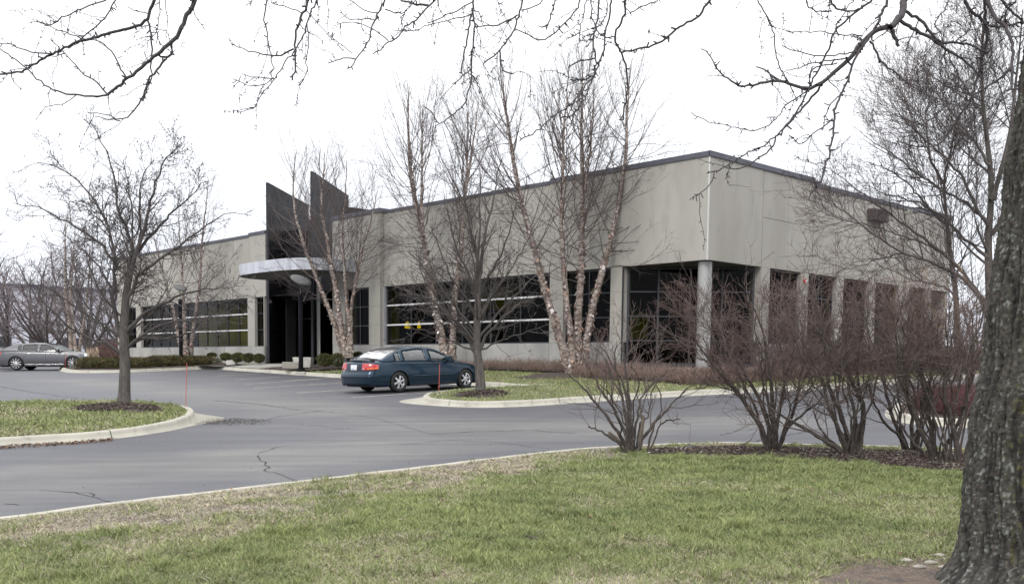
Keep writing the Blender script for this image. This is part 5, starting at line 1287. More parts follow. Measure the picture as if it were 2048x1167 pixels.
# ------------------------------------------------------------------ bare multi-stemmed shrubs on the lawn edge
def shrub(px, py, stems, label, seed, D=None, top=2.2, spread=.75, ns=8, c_tip=(.110, .076, .068), c_tip2=None, dens=1.0, tan=0.0, cut=None, stub=None):
    rng = np.random.default_rng(seed); b = G(px, py, .12); D = b[1] if D is None else D
    T = empty('bare_shrub', b, label, 'shrub', 'bare multi-stemmed shrubs between the lawn and the road'); b = b - Z * .05
    P = []; R = []; Sc = D / CF
    for pts, w0 in stems:
        Q, r = trace([(px + (pts[0][0] - px) * .6, py + 3)] + list(pts), D, w0, 2.2, 16, dd=rng.uniform(-.55, .55), rng=rng, jit=.008); Q[0] = b + (Q[0] - b) * .5 + Z * .02; P.append(Q); R.append(r)
    for k in range(ns):                                     # stems leaning towards and away from the camera
        az = rng.uniform(0, 2 * math.pi); le = spread * rng.uniform(.45, 1.15); h = top * rng.uniform(.60, .86)
        tt = np.linspace(0, 1, 16)[:, None]; dirv = np.array([[math.cos(az), math.sin(az) * .9, 0]])
        Q = b[None] + dirv * (.05 + le * tt ** 1.05) + Z[None] * h * tt ** .85 + np.cumsum(rng.normal(size=(16, 3)) * .024, 0); P.append(Q); R.append(np.linspace(rng.uniform(.011, .018), .005, 16))
    P = np.stack(P); R = np.stack(R); P[:, 0] = b + (P[:, 0] - b) * .5
    R[:, 0] *= 1.4
    V, F = tubes(P, R, 8); V += rng.normal(size=V.shape) * .0012; npobj('stem', V, F, M['shrubbark'], T, smooth=True)
    bag = Bag(); cs = (.085, .068, .060)
    a, ra = kids(rng, P, R, per_m=3.8 * dens, t0=.32, ang=(25, 62), L=(.3, .95), taper_t=.35, n=9, rr=.55, rmin=.0045, rmax=.011, tip=.35, wob=.15, trop=.04)
    bb, rb = kids(rng, a, ra, per_m=7.5 * dens, t0=.2, ang=(25, 60), L=(.12, .42), n=6, rr=.6, rmin=.0028, rmax=.005, tip=.5, wob=.14, trop=.07)
    c, rc_ = kids(rng, bb, rb, per_m=7.5 * dens, t0=.15, ang=(20, 50), L=(.05, .22), n=4, absr=.0021, tip=.7, wob=.10, trop=.07)
    zt = b[2] + top
    bag.add(a, ra, 5, cs, (.10, .078, .070)); bag.add(bb, rb, 3, (.10, .075, .068), c_tip)
    if tan > 0:
        m1 = c[:, 0, 2] > b[2] + top * (1 - tan); m1 &= (np.abs(c[:, 0, 0] - b[0] - .0) < .45)
        bag.add(c[~m1], rc_[~m1], 3, c_tip); bag.add(c[m1], rc_[m1], 3, (.30, .20, .10))
    else: bag.add(c, rc_, 3, c_tip)
    bag.build('twigs', M['twig'], T)
    if stub:
        for (x0, y0, x1, y1, w_) in stub:
            mb = MB(); p0_, p1_ = at(x0, y0, D + .05), at(x1, y1, D + .05); mb.tube([p0_, (p0_ + p1_) / 2 + rng.normal(size=3) * .008, p1_, p1_ + Z * .015], [w_ * Sc / 2, w_ * Sc / 2.3, w_ * Sc / 2.6, .003], 9); mb.build('broken_stub', M['stub'], T)
    return T
M['shrubbark'] = mat('shrub_bark', (.072, .058, .050), .92, c2=(.035, .028, .025), scale=18, detail=6, bump=.6, bscale=60, bdist=.01, c3=(.16, .15, .135), s3=30, lo3=.6, hi3=.7)
M['stub'] = mat('broken_wood', (.15, .12, .09), .9, c2=(.08, .065, .055), scale=14, stretch=(3, 3, 1))
shrub(1262, 908, [
    ([(1250, 880), (1225, 850), (1190, 800), (1160, 770), (1135, 745)], 9), ([(1240, 885), (1200, 860), (1170, 850), (1180, 855)], 7),
    ([(1255, 870), (1230, 820), (1195, 770), (1175, 730), (1150, 690)], 8), ([(1262, 870), (1257, 820), (1250, 770), (1220, 720), (1200, 690)], 9),
    ([(1258, 870), (1245, 800), (1235, 750), (1225, 720), (1235, 690)], 8), ([(1270, 870), (1272, 830), (1280, 800), (1300, 770), (1330, 745)], 7),
    ([(1285, 870), (1310, 845), (1320, 830), (1350, 800), (1375, 775)], 9), ([(1310, 842), (1325, 820), (1322, 790), (1310, 760)], 5),
    ([(1265, 870), (1258, 800), (1254, 750), (1243, 730), (1255, 705), (1280, 680)], 8), ([(1320, 843), (1345, 840), (1358, 838)], 4)],
    'lowest and smallest bare shrub, standing alone at the left end of the shrub row', 71, top=1.75, ns=5, spread=.75, dens=.95, c_tip=(.12, .085, .078), stub=[(1278, 885, 1287, 832, 9), (1243, 888, 1218, 864, 8), (1284, 835, 1283, 828, 6)])
shrub(1546, 910, [
    ([(1535, 880), (1515, 840), (1480, 790), (1440, 745), (1400, 700), (1380, 650)], 13), ([(1540, 870), (1530, 820), (1500, 760), (1460, 700), (1430, 640)], 11),
    ([(1548, 870), (1545, 800), (1540, 740), (1530, 670), (1500, 600)], 11), ([(1552, 870), (1560, 810), (1572, 750), (1560, 680), (1555, 610)], 10),
    ([(1560, 880), (1580, 850), (1615, 820), (1650, 790)], 8), ([(1530, 890), (1522, 860), (1505, 820), (1470, 780), (1430, 770), (1390, 775)], 7),
    ([(1560, 875), (1590, 820), (1600, 760), (1610, 700), (1600, 640)], 9)],
    'bare reddish shrub just right of the round steel column', 72, top=2.45, ns=9, spread=1.1, dens=1.75)
shrub(1702, 922, [
    ([(1690, 905), (1650, 880), (1600, 850), (1560, 830), (1520, 800)], 12), ([(1695, 895), (1680, 860), (1650, 800), (1640, 740), (1600, 680)], 11),
    ([(1700, 890), (1690, 850), (1665, 800), (1655, 740), (1660, 660)], 11), ([(1708, 890), (1712, 830), (1695, 770), (1690, 700), (1700, 620)], 10),
    ([(1716, 890), (1730, 840), (1728, 800), (1700, 760), (1670, 700), (1640, 640), (1620, 590)], 13), ([(1728, 800), (1710, 740), (1720, 680), (1740, 620)], 8),
    ([(1680, 900), (1640, 860), (1625, 820)], 8)],
    'bare reddish shrub with a thick curved right-hand stem', 73, top=2.6, ns=8, spread=.85, dens=1.35)
shrub(1822, 912, [
    ([(1812, 895), (1790, 850), (1775, 800), (1760, 740), (1720, 690)], 11), ([(1822, 890), (1828, 840), (1815, 790), (1790, 740), (1770, 680), (1760, 610)], 10),
    ([(1830, 890), (1845, 840), (1850, 790), (1840, 720), (1820, 640)], 10), ([(1815, 895), (1800, 870), (1770, 850), (1745, 800), (1735, 760)], 8)],
    'bare shrub with tan yellowish twig tops', 74, top=2.6, ns=7, spread=.75, dens=1.35, tan=.38)
shrub(1872, 932, [
    ([(1865, 905), (1840, 860), (1820, 800), (1800, 740), (1790, 680)], 12), ([(1872, 900), (1860, 850), (1850, 790), (1870, 720), (1880, 640)], 11),
    ([(1885, 910), (1895, 880), (1925, 830), (1935, 780), (1960, 700)], 10), ([(1860, 915), (1830, 890), (1800, 850), (1785, 800)], 9)],
    'bare dark-stemmed shrub leaning over the mulch just left of the forked one', 75, top=2.6, ns=7, spread=.8, dens=1.35)
shrub(1912, 940, [
    ([(1912, 915), (1914, 870), (1900, 830), (1885, 780), (1900, 720), (1890, 640)], 14), ([(1914, 870), (1930, 830), (1935, 780), (1950, 700), (1940, 620)], 10),
    ([(1918, 910), (1905, 850), (1920, 760), (1935, 690)], 8)],
    'bare shrub with a pale forked stem right beside the big furrowed trunk', 76, top=2.5, ns=8, spread=.85, dens=1.35)
# stump, fallen sticks
sp_ = G(1381, 905, .14); V_, F_ = lathe([(.001, .115), (.03, .11), (.055, .10), (.06, .04), (.075, -.04)], 16, c=sp_)
V_ = np.array(V_); V_[:, 2] += (fbm(V_[:, 0] * 40, V_[:, 1] * 40, 0, 2) - .5) * .05 * (V_[:, 2] > sp_[2] + .05); tag(npobj('tree_stump', V_, np.array(F_), M['bark'], smooth=False), 'small cut stump in the mulch at the road edge', 'stump')
def stick(pts, r, label):
    mb = MB(); P_ = []
    for x, y, h in pts: q = G(x, y, .12); q[2] = float(lawn_h(q[0], q[1])) + h; P_.append(q)
    mb.tube(P_, np.linspace(r, r * .4, len(P_)), 6); tag(mb.build('fallen_stick', M['twigbrown']), label, 'stick')
M['twigbrown'] = mat('stick_wood', (.085, .068, .058), .9, c2=(.05, .04, .035), scale=30)
stick([(1450, 915, .03), (1475, 908, .06), (1500, 900, .12), (1525, 880, .35)], .012, 'fallen branch lying in the mulch left of the second shrub')
stick([(1052, 1092, .03), (1068, 1098, .035), (1083, 1102, .03)], .008, 'short dark stick lying on the lawn in the foreground')
stick([(1682, 927, .03), (1715, 936, .05), (1728, 948, .02)], .009, 'pale curved stick on the mulch edge behind the lawn')

# ------------------------------------------------------------------ leaf clouds for the evergreens
def leafcloud(rng, C_, Rv, n, size, cols, noise=.25, base=None, flat=.75):
    d = nrm(rng.normal(size=(n, 3))); r = rng.random(n) ** .22
    bump_ = 1 + noise * (fbm(d[:, 0] * 2.5 + C_[0], d[:, 1] * 2.5 + C_[1], d[:, 2] * 2.5, 3, 3) - .5) * 2
    p = d * (r * bump_)[:, None]; p[:, 2] = np.where(p[:, 2] < 0, np.maximum(p[:, 2], -.9), p[:, 2] * flat)
    p = C_ + p * np.array(Rv)
    a = nrm(rng.normal(size=(n, 3)) + d * 1.0); b = nrm(np.cross(a, rng.normal(size=(n, 3)))); s = rng.uniform(size * .5, size, n)[:, None]
    v = np.stack([p, p + a * s + b * s * .35, p + a * s * 1.6, p + a * s - b * s * .35], 1).reshape(-1, 3)
    F = np.arange(n * 4).reshape(n, 4); cl = fbm(p[:, 0] * 3.5, p[:, 1] * 3.5, p[:, 2] * 3.5, 7, 3)
    cc = np.array(cols); k = np.clip((cl - .3) / .4, 0, 1)[:, None]; c = cc[0] * (1 - k) + cc[1] * k; c = np.where((rng.random(n) < .12)[:, None], cc[2], c) * rng.uniform(.7, 1.3, (n, 1))
    return v, F, np.repeat(c, 4, axis=0)
GREEN = ((.028, .038, .014), (.075, .080, .022), (.13, .085, .035))
def evergreen(px, py, w_px, h_px, D, label, seed, grp='round clipped evergreen shrubs by the entrance', n=2600, cols=GREEN, name='evergreen_shrub'):
    rng = np.random.default_rng(seed); b = at(px, py, D); T = empty(name, b, label, 'shrub', grp); sc = D / CF
    C_ = b + Z * h_px * sc * .48; bag = Bag(); v, F, c = leafcloud(rng, C_, (w_px * sc / 2, w_px * sc / 2 * .9, h_px * sc * .58), int(n * 2), .05, cols, .22); bag.addVF(v, F, c); bag.build('foliage', M['leaf'], T, smooth=False)
    mb = MB(); mb.tube([b - Z * .1, b + Z * .3], .03, 6); mb.build('stem', M['shrubbark'], T)
ev = [(650, 729, 34, 24, 45.0, 'round clipped evergreen right of the entrance fin, left one of the touching pair'), (676, 729, 34, 25, 45.0, 'round clipped evergreen touching the foot of the four-stemmed birch'), (715, 722, 26, 20, 45.6, 'round clipped evergreen just right of the four-stemmed birch'), (743, 722, 14, 16, 45.6, 'small round evergreen half hidden by the roof of the blue sedan'),
      (518, 723, 22, 17, 53.2, 'round clipped evergreen against the left dark fin'), (497, 722, 24, 17, 53.6, 'clipped evergreen second from the left fin'), (476, 721, 26, 17, 54.0, 'clipped evergreen third from the left fin'), (452, 719, 24, 14, 55.0, 'clipped evergreen at the left end of the group before the left fin'), (424, 714, 18, 9, 58.0, 'small low evergreen seen past the right end of the clipped hedge')]
for i, (x, y, w_, h_, D_, lb) in enumerate(ev): evergreen(x, y, w_, h_, D_, lb, 200 + i, n=1500)
# long clipped hedge of grown-together evergreens: one planting
rng = np.random.default_rng(9); hb = G(300, 741, .15); HT = empty('clipped_hedge', hb, 'long low clipped olive-green hedge along the kerb left of the walkway', 'hedge'); bag = Bag()
for k, px in enumerate(np.linspace(176, 413, 18)):
    q = G(px, np.interp(px, [150, 238, 330, 428], [744, 744, 740, 736.5])); b = q * (1 + 1.15 / q[1]); b[2] = float(bed_h(b[0], b[1])) - .05; h_ = rng.uniform(.60, .74); w_ = rng.uniform(.62, .82)
    v, F, c = leafcloud(rng, b + Z * h_ * .42 + np.array([0, rng.uniform(-.2, .2), 0]), (w_, .85, h_ * .62), 4200, .055, ((.030, .032, .013), (.080, .072, .024), (.15, .10, .045)), .22); bag.addVF(v, F, c)
bag.build('foliage', M['leaf'], HT, smooth=False)
mb = MB()
for px in np.linspace(180, 412, 14): b = at(px, 738, 54.6); mb.tube([b - Z * .15, b + Z * .3], .025, 5)
mb.build('stems', M['shrubbark'], HT)
# ornamental grass
def grass_clump(px, py, D, h, r, n, seed, label):
    rng = np.random.default_rng(seed); b = at(px, py, D); T = empty('ornamental_grass', b, label, 'grass clump'); az = rng.uniform(0, 6.28, n); le = rng.random(n) ** .7 * r; hh = h * rng.uniform(.5, 1, n)
    tt = np.linspace(0, 1, 5); dirv = np.stack([np.cos(az), np.sin(az), 0 * az], 1)
    P = b + dirv[:, None] * (.12 * rng.random((n, 1, 1)) + le[:, None, None] * tt[None, :, None] ** 1.8) + Z * (hh[:, None] * np.sin(tt[None] * 1.5))[:, :, None]
    bag = Bag(); bag.add(P, np.full((n, 5), .006) * np.linspace(1, .5, 5), 3, (.30, .24, .17), (.42, .36, .29)); bag.build('blades', M['twig'], T)
    tp = P[::9, -1]; nt_ = len(tp); Q = np.stack([tp, tp + Z * .12, tp + Z * .26], 1); bag = Bag(); bag.add(Q, np.tile([.018, .03, .006], (nt_, 1)), 4, (.36, .27, .20)); bag.build('plumes', M['twig'], T)
grass_clump(186, 739, 53.3, 1.0, .3, 420, 5, 'tuft of tan ornamental grass at the left end of the clipped hedge')

# ------------------------------------------------------------------ twiggy ground cover against the building (uncountable)
def twigmass(name, label, pts, n, h, c0, c1, seed, rad_=.0045, lean=.5, hf=bed_h, L=(.5, 1.0), sd=.2):
    rng = np.random.default_rng(seed); pg = np.array(pts)[:, :2]; lo, hi = pg.min(0), pg.max(0); q = lo + rng.random((int(n * 4), 2)) * (hi - lo); q = q[inside(q[:, 0], q[:, 1], pg)][:n]
    K = len(q); z = hf(q[:, 0], q[:, 1]); p = np.c_[q, z]; hh = h * (.75 + 1.1 * (fbm(q[:, 0] * 1.6, q[:, 1] * 1.6, 0, seed) - .5)) * rng.uniform(L[0], L[1], K)
    d = np.c_[rng.normal(size=(K, 2)) * lean * .5, np.ones(K)]; out = np.zeros((K, 5, 3)); out[:, 0] = p
    for k in range(1, 5): d = d + rng.normal(size=(K, 3)) * sd; out[:, k] = out[:, k - 1] + nrm(d) * (hh / 4)[:, None]
    R = np.full((K, 5), rad_) * np.linspace(1.2, .7, 5); bag = Bag(); bag.add(out, R, 3, c0, c1)
    b2, r2 = kids(rng, out, R, count=4, t0=.2, ang=(25, 60), L=(.12, .35), n=4, absr=rad_ * .75, tip=.7, wob=.15, trop=.1); bag.add(b2, r2, 3, c1)
    o = bag.build(name, M['twig'], None); tag(o, label, 'ground cover', None, 'stuff'); return o
twigmass('low_shrubbery', 'reddish brown bare ground cover along the foot of the office wall', [LP(17, 1.0, 0), LP(8, 1.35, 0), LP(4, 1.9, 0), LP(4, .25, 0), LP(17, .25, 0)], 3000, .40, (.085, .060, .050), (.20, .145, .12), 31, .0055, lean=.9)
twigmass('low_shrubbery', 'brown bare ground cover in front of the corner column', [LP(4, 2.3, 0), LP(1, 3.0, 0), LP(-2, 3.4, 0), RP(3.5, 2.6, 0), RP(3.5, 1.0, 0), RP(.6, .6, 0), LP(.6, .8, 0), LP(4, .5, 0)], 3600, .46, (.085, .060, .050), (.19, .13, .11), 32, .0055, lean=.9)
twigmass('bare_hedge', 'brown bare clipped hedge below the windows of the right wall', [RP(3.6, 1.3, 0), RP(3.6, .3, 0), RP(22, .3, 0), RP(22, 1.3, 0)], 9000, 1.35, (.085, .066, .060), (.135, .105, .095), 33, .0075, lean=.35, L=(.8, 1.0))
twigmass('red_groundcover', 'dark red low barberry mass on the kerbed island at the right', np.vstack([inset(bi, 1, .45)]), 9000, .42, (.045, .020, .020), (.085, .032, .033), 34, .0045, lean=1.2, hf=bi_h)

_a = at(192, 712, 70)[:2]; _b = at(236, 712, 68)[:2]
twigmass('bare_hedge', 'brown bare hedge beyond the far left corner of the office', [_a, _b, _b + np.array([0, 1.2]), _a + np.array([0, 1.2])], 1500, 1.9, (.10, .062, .058), (.14, .085, .08), 35, .012, lean=.5, hf=lambda x, y: S(x, y) - .1, L=(.7, 1.0))
# ------------------------------------------------------------------ the big tree on the right with hanging branches
rng = np.random.default_rng(77)
BT = empty('shade_tree', (3.2, 5.95, float(lawn_h(3.2, 5.95))), 'huge trunk with furrowed lichen-spotted bark at the right edge, its bare branches hanging overhead', 'tree')
ledge_ = [(1165, 1888), (1130, 1914), (1090, 1927), (1050, 1931), (1000, 1935), (950, 1938), (900, 1946), (860, 1948), (800, 1958), (720, 1976), (650, 1980), (600, 1985), (500, 1999), (400, 2013), (330, 2017), (270, 2030), (200, 2042), (140, 2047), (0, 2068), (-150, 2085), (-400, 2110)]
DT = 5.9
cpts = []; rr_ = []
for y, xl in ledge_:
    r = float(np.interp(y, [-400, 0, 300, 600, 950, 1050, 1130, 1165], [.18, .215, .235, .27, .31, .335, .38, .46])); pl_ = at(xl, y, DT); cpts.append(pl_ + np.array([r, 0, 0])); rr_.append(r)
cpts.append(cpts[0] - Z * .35); cpts = [cpts[-1]] + cpts[:-1]; rr_ = [.60] + rr_
d_ = np.array(cpts); zz = np.linspace(d_[0, 2], d_[-1, 2], 620); cx_ = np.interp(zz, d_[:, 2], d_[:, 0]); cy_ = np.interp(zz, d_[:, 2], d_[:, 1]); rz = np.interp(zz, d_[:, 2], rr_)
for _ in range(25):
    for a_ in (cx_, rz): a_[1:-1] = .25 * a_[:-2] + .5 * a_[1:-1] + .25 * a_[2:]
NA = 260; th = np.arange(NA) * 2 * math.pi / NA; TH, ZZ = np.meshgrid(th, zz)
def cyl_noise(s1, s2, seed, o=3, tw=0): a = TH + tw * ZZ; return fbm(np.cos(a) * s1 + 9, np.sin(a) * s1 + 5, ZZ * s2, seed, o)
warp = (cyl_noise(2.0, 1.8, 4) - .5) * .30 + (cyl_noise(5.0, 7, 6) - .5) * .16
a = TH + warp; n1 = fbm(np.cos(a) * 6.5 + 9, np.sin(a) * 6.5 + 3, ZZ * 1.3, 11, 3); ridge = 1 - np.abs(2 * n1 - 1) * 6.5; ridge = np.clip(ridge, 0, 1)
n2 = fbm(np.cos(a) * 14 + 9, np.sin(a) * 14 + 3, ZZ * 3.5, 14, 2); r2_ = np.clip(1 - np.abs(2 * n2 - 1) * 4, 0, 1)
plates = fbm(np.cos(a) * 6 + 4, np.sin(a) * 6 + 2, ZZ * 11.0, 18, 3); fine = fbm(np.cos(a) * 18 + 4, np.sin(a) * 18 + 2, ZZ * 50, 19, 2)
RR = rz[:, None] * (1 + .05 * (cyl_noise(1.2, .7, 2, 2) - .5) * 2) + (-.020 * ridge ** 1.2 - .008 * r2_ + .022 * (plates - .5) + .019 * (fine - .5))
flare = np.clip((-1.05 - zz) / .5, 0, 1)[:, None] ** 2 * .05 * (1 + np.cos(5 * TH + .8)); RR = RR + flare
V = np.stack([cx_[:, None] + RR * np.cos(TH), cy_[:, None] + RR * np.sin(TH), ZZ], -1).reshape(-1, 3)
idx = np.arange(V.shape[0]).reshape(len(zz), NA); k2 = np.roll(idx, -1, axis=1); F = np.stack([idx[:-1], k2[:-1], k2[1:], idx[1:]], -1).reshape(-1, 4)
base_c = np.array([.054, .049, .041]); dk = np.array([.014, .012, .011]); q_ = (ridge ** 1.2)[..., None]
C_ = base_c * (1 - q_) + dk * q_; v_ = (.60 + .80 * cyl_noise(9, 26, 23))[..., None]; C_ = C_ * v_
li = cyl_noise(22, 70, 29, 2); li2 = cyl_noise(3, 1.5, 31, 2); lm = np.clip((li + .34 * (li2 - .5) - .70) / .03, 0, 1)[..., None] * (1 - q_); C_ = C_ * (1 - lm * .8) + np.array([.20, .215, .20]) * lm * .8
mo = cyl_noise(12, 34, 37, 3); mo2 = np.clip(np.cos(TH - 4.7) * 2.2 - 1.2, 0, 1); mm_ = (np.clip((mo + .22 * (mo2 - .6) - .645) / .03, 0, 1) * np.clip(mo2, 0, 1))[..., None]; C_ = C_ * (1 - mm_ * .7) + np.array([.12, .115, .025]) * mm_ * .6
M['barkbig'] = mat('furrowed_bark', (1, 1, 1), .93, tint=True, bump=.7, bscale=60, bdist=.009, c2=(.45, .45, .45), scale=38, lo=.4, hi=.62)
npobj('trunk', V, F, M['barkbig'], BT, smooth=True, colr=C_.reshape(-1, 3))
# limbs above the picture that carry the hanging branches
def ylimb(x): return float(np.interp(x, [-200, 100, 600, 1200, 1700, 2000, 2120], [-60, -90, -130, -170, -190, -150, -40]))
def dlimb(x): return float(np.interp(x, [-200, 1000, 2120], [7.0, 6.3, 5.9]))
bag = Bag(); DK = (.046, .040, .044)
def limb(xs, off, w0, w1, doff):
    P = resample([at(x, ylimb(x) + off, dlimb(x) + doff * (1 - i / (len(xs) - 1)) ** .0 * min(1, i / 3)) for i, x in enumerate(xs)], 40); R = np.linspace(w0, w1, 40); bag.add(P[None], R[None], 10, DK)
limb([2130, 2000, 1850, 1700, 1450, 1200, 950, 700, 450, 200, -100], 0, .085, .014, 0)
traced = []
def hang(pts, w0, w1, off, sc=2.9167, root=True, dd=0.0):
    q = [(x / sc + off, y / sc) for x, y in pts]
    x0 = q[0][0]; D0 = dlimb(x0) + rng.uniform(-.05, .05) + dd
    if root and q[0][1] <= 2:
        dx, dy = q[0][0] - q[1][0], q[0][1] - q[1][1]; k = min(2.2, abs(ylimb(x0)) / max(abs(dy), 8)); xr = q[0][0] + dx * min(k, 3) * .5; xr = min(max(xr, x0 - 120), x0 + 120)
        q = [(xr, ylimb(xr)), ((xr + x0) / 2 + 6, ylimb(xr) * .45)] + q
    d = np.array([math.hypot(a[0] - b[0], a[1] - b[1]) for a, b in zip(q[:-1], q[1:])]).sum(); n = max(8, int(d / 9))
    dz = rng.uniform(-.5, .35) if root else 0
    P = resample([at(x, y, D0 + dz * (i / (len(q) - 1))) for i, (x, y) in enumerate(q)], n)
    P[1:-1] += rng.normal(size=(n - 2, 3)) * .0035
    R = (np.linspace(w0, w1, n) * 1.08 + 1.2) / 2.9167 / 2 * P[:, 1] / CF
    traced.append((P, R)); bag.add(P[None], R[None], 7, DK); return P
A0, B0, C0_ = 0, 650, 1348
